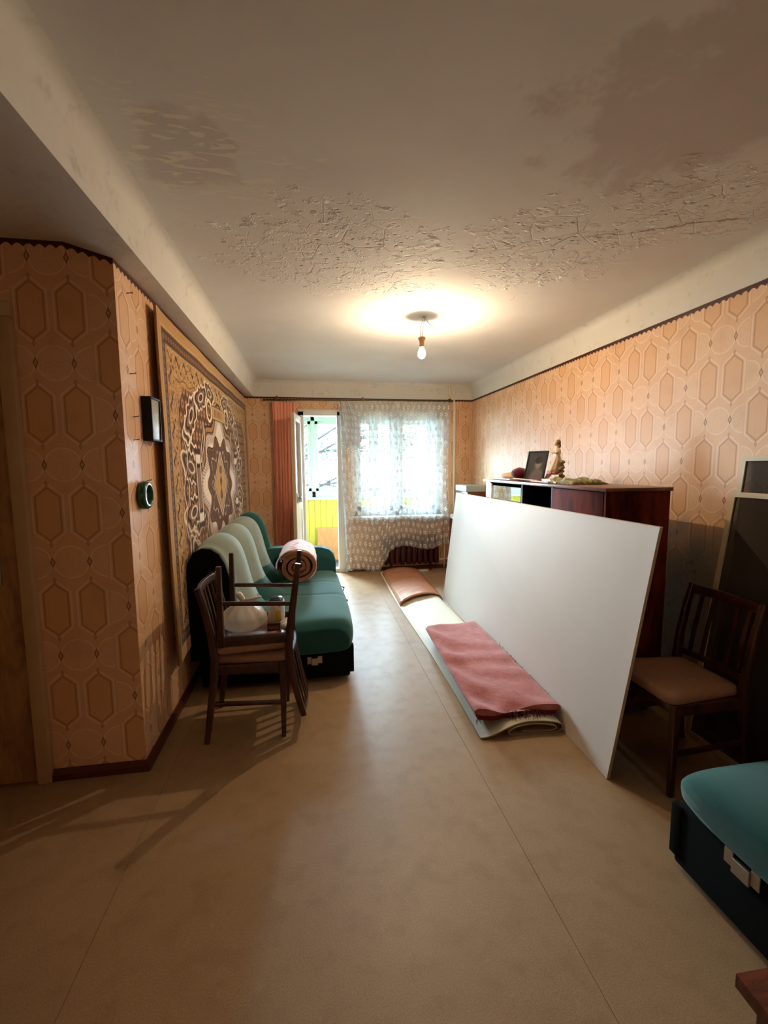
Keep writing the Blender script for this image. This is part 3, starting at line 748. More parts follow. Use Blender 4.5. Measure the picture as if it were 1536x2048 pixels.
# cartouches left and right of the medallion, stepped bands above and below
for s1 in (-1, 1):
    e = np.maximum(np.abs(dy-s1*.78)/.075, np.abs(dz)/.26); lay(soft(e-1, .04), cream); lay(line(e-1, .08, .04), dark); lay(soft(e-.62, .06), np.array(srgb(150, 110, 96))); lay(line(e-.62, .06, .05), dark)
    e = np.maximum(np.abs(dy)/.26, np.abs(dz-s1*.60)/.055); lay(soft(e-1, .04), gold); lay(line(e-1, .08, .04), dark); lay(soft(e-.6, .05)*(np.sin(dy*120) > 0), brown, .8)
    for s2 in (-1, 1):
        e = np.hypot(dy-s2*.34, dz-s1*.60); lay(soft(e-.085, .008), gold); lay(line(e-.085, .010, .006), cream); lay(line(e-.055, .009, .006), dark); lay(soft(e-.03, .006), brown)
lay(soft(-(.02+0*ed), .01)*0, gold)
for (yy_, z_, hh_) in ((-1.12, .10, .42), (-.58, .30, .30), (-.62, -.34, .30)):      # swirling cream strokes
    for s1 in (-1, 1):
        for s2 in (-1, 1):
            cv = dy-s1*(yy_+.06*np.sin((dz-s2*z_)*14)); lay(line(cv, .007, .005)*soft(np.abs(dz-s2*z_)-hh_/2, .03), cream, .9); lay(line(cv-.022, .009, .005)*soft(np.abs(dz-s2*z_)-hh_/2, .03), dark, .8)
Cc *= 1.08
pile = np.random.RandomState(3).uniform(.78, 1.12, (nu, nv)); Cc *= pile[..., None]
lay(soft(ed-.06, .006)*.35, tan_)
# surface: hangs off a slat, standing proud of the wall, slightly wavy
X0 = XL+.034+.007*noise2((Uy-RY0)/3.4, (Vz-RZa)/2, 9, 5, 2.2)+.018*((RZb-Vz)/2)**2
X0 = X0+.014*np.exp(-((Uy-RY0)/.10)**2)
gR = G(); P = np.stack([X0, Uy, Vz+.004*np.sin((Uy-RY0)*9)*((Vz-RZa)/2)**4], -1)
me = bpy.data.meshes.new('wall_rug')
vf = P.reshape(-1, 3); idx = np.arange(nu*nv).reshape(nu, nv)
q = np.stack([idx[:-1, :-1], idx[1:, :-1], idx[1:, 1:], idx[:-1, 1:]], -1).reshape(-1, 4)
bl = np.concatenate([idx[:, 0], idx[-1, 1:], idx[-2::-1, -1], idx[0, -2:0:-1]])
back = vf[bl].copy(); back[:, 0] -= .014; nb = len(bl); o0 = nu*nv
sk = np.stack([bl, np.roll(bl, -1), o0+(np.arange(nb)+1) % nb, o0+np.arange(nb)], -1)
fc = [tuple(r_) for r_ in q.tolist()]+[tuple(r_) for r_ in sk.tolist()]+[tuple(range(o0, o0+nb))]
me.from_pydata(np.concatenate([vf, back]).tolist(), [], fc)
ca = me.color_attributes.new('pattern', 'FLOAT_COLOR', 'POINT')
cc = np.ones((nu*nv+nb, 4), np.float32); cc[:nu*nv, :3] = Cc.reshape(-1, 3); cc[nu*nv:, :3] = np.array(srgb(120, 84, 50)); ca.data.foreach_set('color', cc.ravel())
b = MatB('woven_carpet'); b.coord(); at = b.n('ShaderNodeVertexColor', layer_name='pattern'); f = b.noise(330, 2)
M['rug'] = b.principled(b.mix(f*.35, at.outputs[0], b.mix(.5, at.outputs[0], (.02, .01, .006))), .92, spec=.1, sheen=.25, normal=b.bump(f, .35, .003))
me.materials.append(M['rug']); me.shade_smooth()
ro = bpy.data.objects.new('wall_rug', me); COL.objects.link(ro); base_origin(ro)
tag(ro, 'large brown and gold patterned rug hanging on the left wall', 'rug')

# ================================================================== things on the left wall
pf = thing('picture_frame', 'small black framed glass picture on the left wall', 'picture frame', (XL, 2.485, 1.60))
g = G(); y0, y1, z0, z1 = 2.415, 2.555, 1.60, 1.82
for a in ((y0, y0+.010, z0, z1), (y1-.010, y1, z0, z1), (y0+.010, y1-.010, z0, z0+.010), (y0+.010, y1-.010, z1-.010, z1)): g.box(XL+.001, XL+.048, *a, .001, 1)
g.obj('frame', plain('matt_black_frame', srgb(18, 16, 15), .6, .2, spec=.2), pf)
b = MatB('picture_print'); x, y, z = b.coord(); n = b.noise(8, 3)
G().box(XL+.004, XL+.042, y0+.010, y1-.010, z0+.010, z1-.010).obj('print', b.principled(b.mix(b.ss(z+n*.05, .06, .12), srgb(120, 116, 104), srgb(168, 170, 160)), .08, spec=.8), pf)
th_ = thing('wall_thermometer', 'round green rimmed wall thermometer with pale dial', 'thermometer', (XL, 2.345, 1.265))
def ring_x(g, cx, cy_, cz_, prof, n=28): return g.lathe(prof, cx, cy_, n, 'x', cz_)
ring_x(G(), XL, 2.345, 1.330, [(.066, .001), (.070, .010), (.068, .030), (.060, .038), (.048, .040), (.044, .030), (.043, .012)]).obj('rim', plain('green_plastic_rim', srgb(20, 74, 52), .25, .1), th_, True)
ring_x(G(), XL, 2.345, 1.330, [(.044, .010), (.044, .014), (.03, .015), (.001, .015)]).obj('dial', plain('pale_dial', srgb(214, 216, 204), .35, .05), th_, True)
G().box(XL+.016, XL+.018, 2.342, 2.348, 1.305, 1.365).obj('needle', M['black'], th_)
G().blob((XL+.018, 2.345, 1.33), (.006, .009, .009), 10, 6).obj('hub', M['iron'], th_, True)
for k, (yy_, zz_, nl) in enumerate(((2.322, 2.272, 'iron nail high in the wallpaper near the ceiling beam'), (2.301, 1.903, 'iron nail in the wallpaper just above picture height'), (2.304, 1.705, 'iron nail left of the black picture frame'), (2.298, 1.596, 'iron nail below and left of the black picture frame'), (2.43, 1.40, 'iron nail right of the green thermometer'))):
    g = G().tube([(XL-.004, yy_, zz_), (XL+.026, yy_-.004, zz_+.003)], .0022, 6); g.tube([(XL+.026, yy_-.004, zz_+.003), (XL+.028, yy_-.004, zz_+.003)], .005, 8)
    o = g.obj('nail', M['iron']); tag(o, nl, 'nail', 'nails in the left wall'); base_origin(o)

# ================================================================== bulb
bu = thing('pendant_bulb', 'bare glowing bulb hanging on thin wires from the ceiling', 'lamp', (.845, 3.37, 2.25))
bx, by_ = .845, 3.37
M['wire'] = plain('grey_flex', srgb(120, 104, 90), .6)
for dx in (-.007, .007):
    G().tube([(bx+.012, by_, ZC+.01), (bx+.012+dx, by_, ZC-.03), (bx+dx*1.4, by_+.003, ZC-.09), (bx+dx, by_, 2.425)], .0022, 6).obj('wire', M['wire'], bu, True)
G().tube([(bx+.025, by_, ZC+.01), (bx+.03, by_, ZC-.015), (bx+.055, by_+.01, ZC-.045), (bx+.085, by_+.01, ZC-.065), (bx+.098, by_+.01, ZC-.088)], .0022, 6).obj('loose_wire', M['wire'], bu, True)
G().tube([(bx+.018, by_, ZC+.01), (bx+.018, by_, ZC-.035)], .003, 6).obj('hook', M['iron'], bu)
G().lathe([(.006, 2.428), (.026, 2.426), (.028, 2.415), (.020, 2.400), (.017, 2.385), (.018, 2.355), (.016, 2.352)], bx, by_, 20).obj('socket', plain('ochre_bakelite', srgb(150, 112, 70), .4), bu, True)
bm_ = MatB('glowing_bulb'); em = bm_.n('ShaderNodeEmission'); em.inputs[0].default_value = (1.0, .84, .62, 1); em.inputs[1].default_value = 12.0
tpb = bm_.n('ShaderNodeBsdfTransparent'); adb = bm_.n('ShaderNodeAddShader'); bm_.t.links.new(em.outputs[0], adb.inputs[0]); bm_.t.links.new(tpb.outputs[0], adb.inputs[1]); bm_.t.links.new(adb.outputs[0], bm_.out.inputs[0])
bl_ = bpy.data.lights.new('filament', 'POINT'); bl_.energy = BULB_WATTS; bl_.color = (1.0, .77, .52); bl_.shadow_soft_size = .010
blo = bpy.data.objects.new('filament', bl_); COL.objects.link(blo); blo.parent = bu; blo.location = (0, 0, .086)
G().lathe([(.012, 2.354), (.015, 2.345), (.024, 2.330), (.030, 2.312), (.030, 2.298), (.024, 2.282), (.012, 2.272), (.001, 2.269)], bx, by_, 16).obj('glass_bulb', bm_.m, bu, True)

# ================================================================== sofa
so = thing('sofa', 'green upholstered sofa without near arm along the left wall', 'sofa', (-.3, 3.8, 0))
SX1 = .245
g = G().box(-.74, SX1-.015, 2.92, 4.62, .03, .27, .012); g.obj('base', M['green_dark'], so, True, 30)
# seat: a crowned mattress with two cross creases
ny, nr = 60, 40
prof_n = [(-.52, .30), (-.52, .40), (-.40, .435), (-.25, .43), (-.05, .428), (.10, .43), (.19, .425), (.235, .40), (.258, .355), (.262, .31), (.255, .26), (.24, .232), (0, .225), (-.52, .225)]
R = []
for t in np.linspace(0, 1, ny):
    yy_ = 2.90+t*1.60; e = min(t, 1-t); dr = .05*math.exp(-e/.02)
    cr = sum(.007*math.exp(-((t-c)/.010)**2) for c in (.42, .66))
    ring = []
    for x, z in prof_n:
        f_ = 1 if z > .32 else .3
        ring.append((x+(.012*math.sin(t*5) if x > .1 else 0)-(dr*.6 if x > .15 else 0), yy_, z-(dr+cr)*f_+.006*math.sin(t*11+x*9)*(z > .4)))
    R.append(ring)
R = [[(x, y-.004, z*.92+.02) for x, y, z in R[0]]]+R
g = G().rings(R)
seat = g.obj('seat', M['green'], so, True, 40); md = seat.modifiers.new('soften', 'SUBSURF'); md.levels = 1; md.render_levels = 2
# back: three bulging cushions and the far wing
crest = [(-.78, .24), (-.785, .55), (-.785, .80), (-.765, .91), (-.72, .985), (-.66, 1.015), (-.59, 1.012), (-.53, .975), (-.49, .91), (-.46, .80), (-.435, .68), (-.40, .57), (-.34, .485), (-.25, .44), (-.20, .42), (-.24, .36), (-.40, .30), (-.60, .24)]
edge_ = [(-.78, .24), (-.785, .55), (-.785, .76), (-.775, .84), (-.75, .895), (-.71, .915), (-.67, .905), (-.635, .87), (-.61, .81), (-.59, .73), (-.575, .64), (-.565, .55), (-.555, .47), (-.54, .42), (-.53, .40), (-.53, .36), (-.55, .30), (-.60, .24)]
def cushion(y0, y1, k=1.0, n=22, lead=False):
    R = []
    for t in np.linspace(0, 1, n):
        e = 1-abs(2*t-1)**2.6; e = max(0, e)**.85*k
        if lead: e = max(e, .52+.6*t) if t < .5 else e
        R.append([(a[0]*(1-e)+c[0]*e, y0+(y1-y0)*t, a[1]*(1-e)+c[1]*e) for a, c in zip(edge_, crest)])
    return G().rings(R)
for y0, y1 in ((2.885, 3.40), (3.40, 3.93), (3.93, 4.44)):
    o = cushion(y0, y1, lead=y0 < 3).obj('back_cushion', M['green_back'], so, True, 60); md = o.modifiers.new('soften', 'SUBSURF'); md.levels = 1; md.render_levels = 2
g = G().rings([[(a[0]*.5+c[0]*.5-.006, y, a[1]*.5+c[1]*.5-.006) for a, c in zip(edge_, crest)] for y in (2.872, 2.892)])
g.obj('back_end_panel', M['green_dark'], so, True, 40)
o = cushion(4.44, 4.72, 1.05).obj('back_wing', M['green'], so, True, 60); md = o.modifiers.new('soften', 'SUBSURF'); md.levels = 1; md.render_levels = 2
# far arm
ap = [(-.60, .05), (-.60, .64), (-.40, .655), (-.10, .655), (.08, .645), (.16, .62), (.205, .57), (.225, .50), (.225, .05)]
g = G().rings([[(x*.99, 4.475, z-.02) for x, z in ap], [(x, 4.49, z) for x, z in ap], [(x, 4.60, z+.004) for x, z in ap], [(x*.99, 4.625, z-.02) for x, z in ap]])
g.obj('armrest', M['green'], so, True, 40)
def bracket(g, f, w_=.11):
    """stamped fixing plate: f maps (a along, z, out) to a point"""
    for a0, a1, z0, z1, t in ((-w_/2, -w_/2+.028, -.028, .022, .006), (-w_/2+.028, w_/2-.030, -.036, .012, .012), (w_/2-.030, w_/2, -.026, .024, .006)):
        h = G().box(a0, a1, 0, t, z0, z1, .0015, 1); g.add([f(p[0], p[2], p[1]) for p in h.v], h.f)
    return g
bracket(G(), lambda a, z, t: (-.008+a, 2.921-t, .165+z), .10).obj('bracket', M['steel'], so)
G().box(SX1-.02, SX1+.012, 2.915, 2.97, .06, .25, .006).obj('corner_trim', M['green_dark'], so, True, 40)
for x, y in ((-.68, 3.0), (.17, 3.0), (-.68, 4.5), (.17, 4.5)): G().box(x, x+.04, y, y+.04, 0, .035).obj('foot', M['black'], so)
for yy_ in (3.57, 3.96): 
    g = G().tube([(.246, yy_, .375), (.268, yy_+.01, .362), (.262, yy_+.02, .335), (.25, yy_+.015, .30)], [.004, .007, .006, .003], 6); g.obj('seat_strap', M['green_dark'], so, True)

# ================================================================== rolled quilt
qt = thing('rolled_quilt', 'rolled pink floral quilt with brown inside lying on the sofa seat', 'quilt', (-.14, 4.1, .43))
qc = (-.135, .595)
def spiral(t):                    # t: 0 centre .. 1 outer
    a = 2*PI*3.1*t+2.6; r_ = .022+.128*t; return r_, a
def sheet(y0, y1, t0, t1, thk, n, ny_, mat, name, seed, off=0., squash=.94):
    T = np.linspace(t0, t1, n); rs2 = np.random.RandomState(seed); ring = []
    wv = smooth_noise(n, 26, seed, .0035)
    def pt(t, d, k):
        r_, a = spiral(t); r_ += d; return (qc[0]+r_*math.cos(a)*1.06, qc[1]+r_*math.sin(a)*squash+k)
    prof = [pt(t, thk/2+off+wv[i], 0) for i, t in enumerate(T)]+[pt(t, -thk/2+off+wv[-i-1], 0) for i, t in enumerate(T[::-1])]
    R = []
    for s_ in np.linspace(0, 1, ny_):
        rnd = 1-.25*max(0, (1-min(s_, 1-s_)/.06)) if min(s_, 1-s_) < .06 else 1
        R.append([(x+.004*math.sin(s_*9+i*.05), y0+(y1-y0)*s_+.010*math.sin(i*.23+seed)*(s_ < .1), z+.004*math.sin(s_*7)) for i, (x, z) in enumerate(prof)])
    return G().rings(R)
sheet(3.86, 4.40, 0, .97, .030, 150, 8, None, 'q', 4).obj('brown_lining', M['quilt_brown'], qt, True, 60)
sheet(3.875, 4.40, .60, 1.0, .010, 90, 8, None, 'q', 5, .020).obj('pink_cover', M['quilt_pink'], qt, True, 60)
# loose flap end at the lower left
g = G(); R = []
for i, t in enumerate(np.linspace(0, 1, 9)):
    x = -.315+.20*t; z = .585-.135*t+.03*math.sin(t*PI)*-1; th2 = .022*(1-.3*t)
    R.append([(x-.01, 3.85+.03*t, z+th2), (x-.012, 4.3, z+th2), (x+.012, 4.3, z-th2), (x+.01, 3.85+.03*t, z-th2)])
g.rings(R); o = g.obj('loose_flap', M['quilt_brown'], qt, True); md = o.modifiers.new('soften', 'SUBSURF'); md.levels = 1; md.render_levels = 2

# ================================================================== chairs
def make_chair(label, loc, group):
    """local frame: faces +x, back at -x, floor at z=0"""
    t = thing('dining_chair', label, 'chair', loc, group, local=True)
    W = .185
    # seat pad: rounded trapezoid
    R = []
    def outline(s_, z):
        pts = []
        cor = [(-.185, -.165), (.175, -.20), (.205, -.17), (.205, .17), (.175, .20), (-.185, .165)]
        bm = [Vector((x*s_, y*s_, z)) for x, y in cor]
        out = []
        n_ = len(bm)
        for i in range(n_):
            a, p, c = bm[i-1], bm[i], bm[(i+1) % n_]
            d1 = (a-p).normalized()*.035; d2 = (c-p).normalized()*.035
            if (a-p).length < .08: d1 = (a-p)*.3
            if (c-p).length < .08: d2 = (c-p)*.3
            for k in (0, .33, .66, 1): out.append(tuple((p+d1)*(1-k)**2+p*2*k*(1-k)+(p+d2)*k*k))
        return out
    for s_, z in ((.96, .425), (1.0, .432), (1.01, .445), (1.0, .458), (.96, .468), (.80, .474), (.4, .477)): R.append(outline(s_, z))
    G().rings(R).obj('seat', M['vinyl'], t, True, 50)
    g = G()
    g.box(.150, .175, -W, W, .375, .428, .003); g.box(-.185, -.160, -W+.01, W-.01, .375, .428, .003)
    for s1 in (-1, 1): g.bar([(-.17, s1*(W-.005), .40), (.165, s1*(W+.0), .40)], .022, .052)
    g.obj('seat_frame', M['dark_wood'], t, True, 40)
    for s1 in (-1, 1):
        G().bar([(.165, s1*W, 0), (.168, s1*W, .20), (.168, s1*W, .428)], [.024, .030, .034], [.024, .030, .034]).obj('leg', M['dark_wood'], t, True, 40)
        G().bar([(-.235, s1*W, 0), (-.210, s1*W, .18), (-.182, s1*W, .36), (-.176, s1*W, .46), (-.190, s1*W, .60), (-.218, s1*W, .74), (-.246, s1*W, .845)], [.026, .028, .030, .030, .028, .026, .024], [.028, .034, .040, .040, .036, .032, .028]).obj('back_leg', M['dark_wood'], t, True, 40)
        G().bar([(-.205, s1*W, .215), (.165, s1*W, .195)], .016, .022).obj('stretcher', M['dark_wood'], t, True, 40)
    G().bar([(-.240+.0*y, y, .820+.0) if abs(y) > .17 else (-.240-.020*(1-(y/.185)**2), y, .822) for y in np.linspace(-W, W, 9)], .045, .020, (0, 0, 1)).obj('top_rail', M['dark_wood'], t, True, 40)
    G().bar([(-.182-.018*(1-(y/.185)**2), y, .500) for y in np.linspace(-W, W, 9)], .030, .018, (0, 0, 1)).obj('lower_rail', M['dark_wood'], t, True, 40)
    for y in np.linspace(-.125, .125, 5):
        k = 1-(y/.185)**2
        G().bar([(-.182-.018*k, y, .50), (-.200-.020*k, y, .62), (-.222-.020*k, y, .73), (-.240-.020*k, y, .815)], .020, .009).obj('slat', M['dark_wood'], t, True, 40)
    return t
grp = 'matching dark slat-back chairs'
ch = make_chair('dark wooden slat-back chair standing under an upturned chair', (-.347, 2.535, 0), grp)
c2 = copy_tree(ch, label='upturned dark slat-back chair stacked on another chair, legs in the air'); c2.location = (-.318, 2.53, .956); c2.rotation_euler = (0, PI, 0)
c3 = copy_tree(ch, label='dark slat-back chair with brown seat in the shade by the wall screens'); c3.location = (1.700, 1.785, 0); c3.rotation_euler = (0, 0, PI)

# cloth on the lower seat, bag and bits among the legs of the upturned chair
M['pink_cloth'] = cloth('dull_pink_cloth', srgb(170, 96, 84), srgb(206, 130, 112), scale=30)
M['plastic'] = None
def bagmat():
    b = MatB('thin_white_plastic'); b.coord(); n = b.noise(9, 5, .65); st = b.noise(26, 4, .6, scl=(1, 1, .22))
    hgt = b.bump(st, .6, .012)
    df = b.n('ShaderNodeBsdfPrincipled'); b.put(df.inputs['Base Color'], b.mix(n, srgb(206, 186, 156), srgb(232, 222, 204))); df.inputs['Roughness'].default_value = .28; b.t.links.new(hgt, df.inputs['Normal'])
    tl = b.n('ShaderNodeBsdfTranslucent'); tl.inputs[0].default_value = (.72, .62, .48, 1)
    tp = b.n('ShaderNodeBsdfTransparent')
    m1 = b.n('ShaderNodeMixShader'); m1.inputs[0].default_value = .35; b.t.links.new(df.outputs[0], m1.inputs[1]); b.t.links.new(tl.outputs[0], m1.inputs[2])
    m2_ = b.n('ShaderNodeMixShader'); m2_.inputs[0].default_value = .22; b.t.links.new(m1.outputs[0], m2_.inputs[1]); b.t.links.new(tp.outputs[0], m2_.inputs[2])
    b.t.links.new(m2_.outputs[0], b.out.inputs[0]); return b.m
M['plastic'] = bagmat()
zs = .558
bg = thing('plastic_bag', 'knotted white plastic bag standing on the upturned chair', 'bag', (-.395, 2.52, zs))
R = []
for t in np.linspace(0, 1, 22):
    z = zs+.002+.165*t; rad_ = .118*(math.sin(PI*min(1, .30+.70*t*.95))**.6) if t < .97 else .02
    rad_ = .10*(1-(max(0, .25-t)/.25)**2*.45)*(1 if t < .45 else max(.10, 1-((t-.45)/.55)**1.5*.93))*1.15
    ring = []
    for j in range(48):
        a = 2*PI*j/48; k = 1+.05*math.sin(a*11+t*2)*(t**.5)+.04*math.sin(a*5+t*6)+.03*math.sin(a*3-t*4)
        ring.append((-.395+rad_*k*math.cos(a)*1.10, 2.52+rad_*k*math.sin(a)*1.05, z))
    R.append(ring)
G().rings(R).obj('bag_body', M['plastic'], bg, True)
G().tube([(-.395, 2.52, zs+.155), (-.400, 2.515, zs+.175), (-.412, 2.51, zs+.195), (-.420, 2.508, zs+.208)], [.014, .016, .019, .016], 9).obj('knot_ear', M['white_paint'], bg, True)
G().tube([(-.395, 2.52, zs+.16), (-.36, 2.515, zs+.165), (-.325, 2.51, zs+.175), (-.295, 2.505, zs+.183)], [.013, .012, .010, .006], 8).obj('knot_ear', M['white_paint'], bg, True)
pk = thing('snack_packet', 'white packet printed red, yellow and blue beside the plastic bag', 'packet', (-.222, 2.605, zs))
b = MatB('printed_packet'); x, y, z = b.coord(); n = b.noise(14, 3)
col = b.mix(b.ss(x+z*.4+n*.03, .042, .046), srgb(214, 204, 184), srgb(228, 226, 222)); col = b.mix(b.ss(z+x*.8, .116, .120)*b.ss(x, .03, .022), col, srgb(200, 70, 44)); col = b.mix(b.ss(z, .085, .075)*b.ss(x, -.01, .0)*b.ss(x, .03, .025), col, srgb(216, 176, 60)); col = b.mix(b.ss(z, .128, .134), col, srgb(40, 52, 88))
M['packet'] = b.principled(col, .35)
g = G(); R = []
for z, k in ((0, .9), (.02, 1), (.09, 1.02), (.125, .97), (.145, .7), (.150, .3)):
    R.append([(-.222+.045*k*sx_, 2.605+.045*k*sy_, zs+z) for sx_, sy_ in ((-1, -.7), (-.7, -1), (.7, -1), (1, -.7), (1, .7), (.7, 1), (-.7, 1), (-1, .7))])
o = g.rings(R).obj('packet_body', M['packet'], pk, True)
mb = thing('matchbox', 'small dark brown matchbox by the plastic bag', 'box', (-.225, 2.46, zs))
mg = plain('dark_card', srgb(66, 34, 28), .6, .3, 60)
G().box(-.262, -.192, 2.445, 2.475, zs+.001, zs+.046, .003).obj('sleeve', mg, mb, True, 30)
G().box(-.258, -.196, 2.4425, 2.444, zs+.012, zs+.030).obj('label', plain('faded_label', srgb(140, 90, 80), .6, .3, 80), mb)
g = G()
for i in range(5): g.blob((-.165+.010*math.sin(i*2.3), 2.45+.02*i, zs+.018+.006*math.cos(i*3)), (.028, .024, .020), 10, 6, .18, i)
tag(base_origin(g.obj('crumpled_tissue', M['white_paint'], smooth=True)), 'crumpled white tissue at the end of the upturned chair', 'tissue')

# ================================================================== folded linoleum strip, brown sheet, blanket
ls = thing('linoleum_strip', 'long folded cream linoleum strip lying along the white board', 'linoleum', (1.09, 4.0, 0))
path = [(.862, .006), (.90, .012), (.96, .034), (1.02, .052), (1.10, .060), (1.20, .063), (1.27, .060), (1.315, .048), (1.33, .032), (1.318, .014), (1.28, .005), (1.15, .004), (1.05, .006), (1.022, .018), (1.028, .034), (1.07, .044), (1.18, .048), (1.26, .044), (1.292, .033), (1.282, .020), (1.24, .014), (1.10, .015)]
pv = [Vector((x, 0, z)) for x, z in path]; offp = []
# smooth the path
sm2 = []
for i in range(len(pv)-1):
    p0, p1, p2, p3 = pv[max(i-1, 0)], pv[i], pv[i+1], pv[min(i+2, len(pv)-1)]
    for t in (0, .33, .66): sm2.append(.5*((2*p1)+(-p0+p2)*t+(2*p0-5*p1+4*p2-p3)*t*t+(-p0+3*p1-3*p2+p3)*t**3))
sm2.append(pv[-1]); nrm = []
for i in range(len(sm2)):
    t = (sm2[min(i+1, len(sm2)-1)]-sm2[max(i-1, 0)]).normalized(); nrm.append(Vector((-t.z, 0, t.x)))
def strip(h0, h1, y0, y1, n):
    R = []
    for s_ in np.linspace(0, 1, n):
        y = y0+(y1-y0)*s_; dxx = .028*s_+.012*math.sin(s_*7); k = 1+.10*math.sin(s_*9+1)
        fz = lambda p: max(.0015, p.z*k)
        ring = [(p.x+q_.x*h1+dxx, y+.012*math.sin(p.x*18)*(s_ < .02), fz(p+q_*h1)) for p, q_ in zip(sm2, nrm)]+[(p.x+q_.x*h0+dxx, y+.012*math.sin(p.x*18)*(s_ < .02), fz(p+q_*h0)) for p, q_ in zip(sm2[::-1], nrm[::-1])]
        R.append(ring)
    return G().rings(R)
strip(-.0002, .0030, 2.13, 5.92, 26).obj('cream_backing', M['lino_back'], ls, True, 50)
strip(-.0030, -.0002, 2.128, 5.915, 26).obj('brown_face', M['lino_face'], ls, True, 50)
# brown sheet draped over the far part
nu_, nv_ = 18, 22; P = np.zeros((nu_, nv_, 3))
for i, s_ in enumerate(np.linspace(0, 1, nu_)):
    for j, t in enumerate(np.linspace(0, 1, nv_)):
        y = 4.40+1.42*s_-.10*t*(1-s_)+.28*t*(1-s_)*.9; x = .878+.505*t+.035*s_+.02*t*s_
        P[i, j] = (x, y, .010+.092*max(0., math.sin(PI*t))**.42*(1-.12*s_)+.010*math.sin(s_*8+t*2)*(t*(1-t))*2)
o = cloth_obj('linoleum_offcut', P, M['lino_brown'], thick=.003); base_origin(o); tag(o, 'brown glossy linoleum offcut arched over the far end of the strip', 'linoleum')
# blanket
bk = thing('folded_blanket', 'folded dusty red blanket with ragged fringe on the linoleum strip', 'blanket', (1.13, 2.85, .06))
def layer(z0, th_c, x0a, x1a, x0b, x1b, y0, y1, seed, name, mat, nu_=70, nv_=40):
    R = []
    for i, s_ in enumerate(np.linspace(0, 1, nu_)):
        ring_t, ring_b = [], []
        xa = x0a*(1-s_)+x0b*s_; xb = x1a*(1-s_)+x1b*s_
        for j, t in enumerate(np.linspace(0, 1, nv_)):
            yN = y0+.02*math.sin(t*9+seed)+.05*(1-t)*0; yF = y1+.05*t+.012*math.sin(t*7)-.05*math.exp(-(t/.05)**2)
            y = yN*(1-s_)+yF*s_; e = min(1, min(t, 1-t)/.06); ee = math.sqrt(max(0, 1-(1-e)**2)); f_ = min(1, min(s_+.02, 1-s_)/.04)**.5
            w1 = .010*noise2(np.array(s_*.9), np.array(t*.35), seed, 7, 5)+.010*math.sin(s_*23+t*5+2*math.sin(t*4))*math.exp(-((t-.15)/.25)**2)+.008*math.sin(s_*38+t*3)*math.exp(-((s_-.45)/.3)**2)*.6
            sag = -.018*(1-abs(2*t-1))*0
            ring_t.append((xa+(xb-xa)*t, y, z0+th_c*(.5+.5*ee*f_)+float(w1)*ee*f_+sag+.018*math.exp(-(s_/.05)**2)*math.sin(t*8+1)))
            ring_b.append((xa+(xb-xa)*t, y, z0+th_c*(.5-.5*ee*f_)))
        R.append(ring_t+ring_b[::-1])
    return G().rings(R).obj(name, mat, bk, True, 70)
layer(.068, .014, .868, 1.335, .925, 1.362, 2.20, 3.46, 3, 'lower_fold', M['blanket_in'])
layer(.084, .012, .860, 1.342, .915, 1.368, 2.205, 3.50, 6, 'middle_fold', M['blanket_in'])
layer(.098, .024, .852, 1.350, .905, 1.376, 2.19, 3.53, 9, 'upper_fold', M['blanket'])
g = G(); rs = np.random.RandomState(12)
for i in range(230):
    if i < 150: t = rs.uniform(0, 1); p = Vector((.86+.53*t, 2.195+.01*rs.uniform(-1, 1)+.02*math.sin(t*9+6), .075+rs.choice([.0, .018, .034])+.004*rs.uniform(-1, 1))); dr = Vector((rs.normal(0, .35), -1, rs.normal(-.55, .3)))
    else: t = rs.uniform(0, .75); p = Vector((1.338+.022*t, 2.22+1.25*t, .085+rs.uniform(0, .03))); dr = Vector((.25, rs.normal(0, .7), rs.normal(.5, .5)))
    ln = rs.uniform(.012, .042); dr.normalize(); q1 = p+dr*ln*.5+Vector(rs.normal(0, .003, 3)); q2 = p+dr*ln+Vector((0, 0, -.008))+Vector(rs.normal(0, .006, 3)); q2.z = max(q2.z, .066 if q2.x < 1.34 else .004)
    g.tube([p, q1, q2], [.0018, .0014, .0007], 4)
o = g.obj('fringe', M['blanket_in'], bk); o['kind'] = 'stuff'

# ================================================================== white board leaning on the sideboard
bo = thing('white_board', 'large white chipboard panel leaning against the sideboard', 'board', (1.40, 3.2, 0))
A_, B_ = Vector((1.412, 4.652, .002)), Vector((1.327, 1.742, .002)); Cq, Dq = Vector((1.556, 1.770, 1.178)), Vector((1.572, 4.705, 1.166))
nrm_ = (B_-A_).cross(Dq-A_).normalized()
if nrm_.x > 0: nrm_ = -nrm_
back = -nrm_*.016
P8 = [A_, B_, Cq, Dq]; P8b = [p+back+Vector((0, 0, .003)) for p in P8]
fr = G().add(P8+[p-nrm_*.0012 for p in P8], [(0, 1, 2, 3), (7, 6, 5, 4), (0, 4, 5, 1), (1, 5, 6, 2), (2, 6, 7, 3), (3, 7, 4, 0)]); fr.obj('face', M['white_board'], bo)
q1 = [p-nrm_*.0012 for p in P8]
G().add(q1+P8b, [(0, 1, 2, 3), (7, 6, 5, 4), (0, 4, 5, 1), (1, 5, 6, 2), (2, 6, 7, 3), (3, 7, 4, 0)]).obj('core', M['chip_edge'], bo)

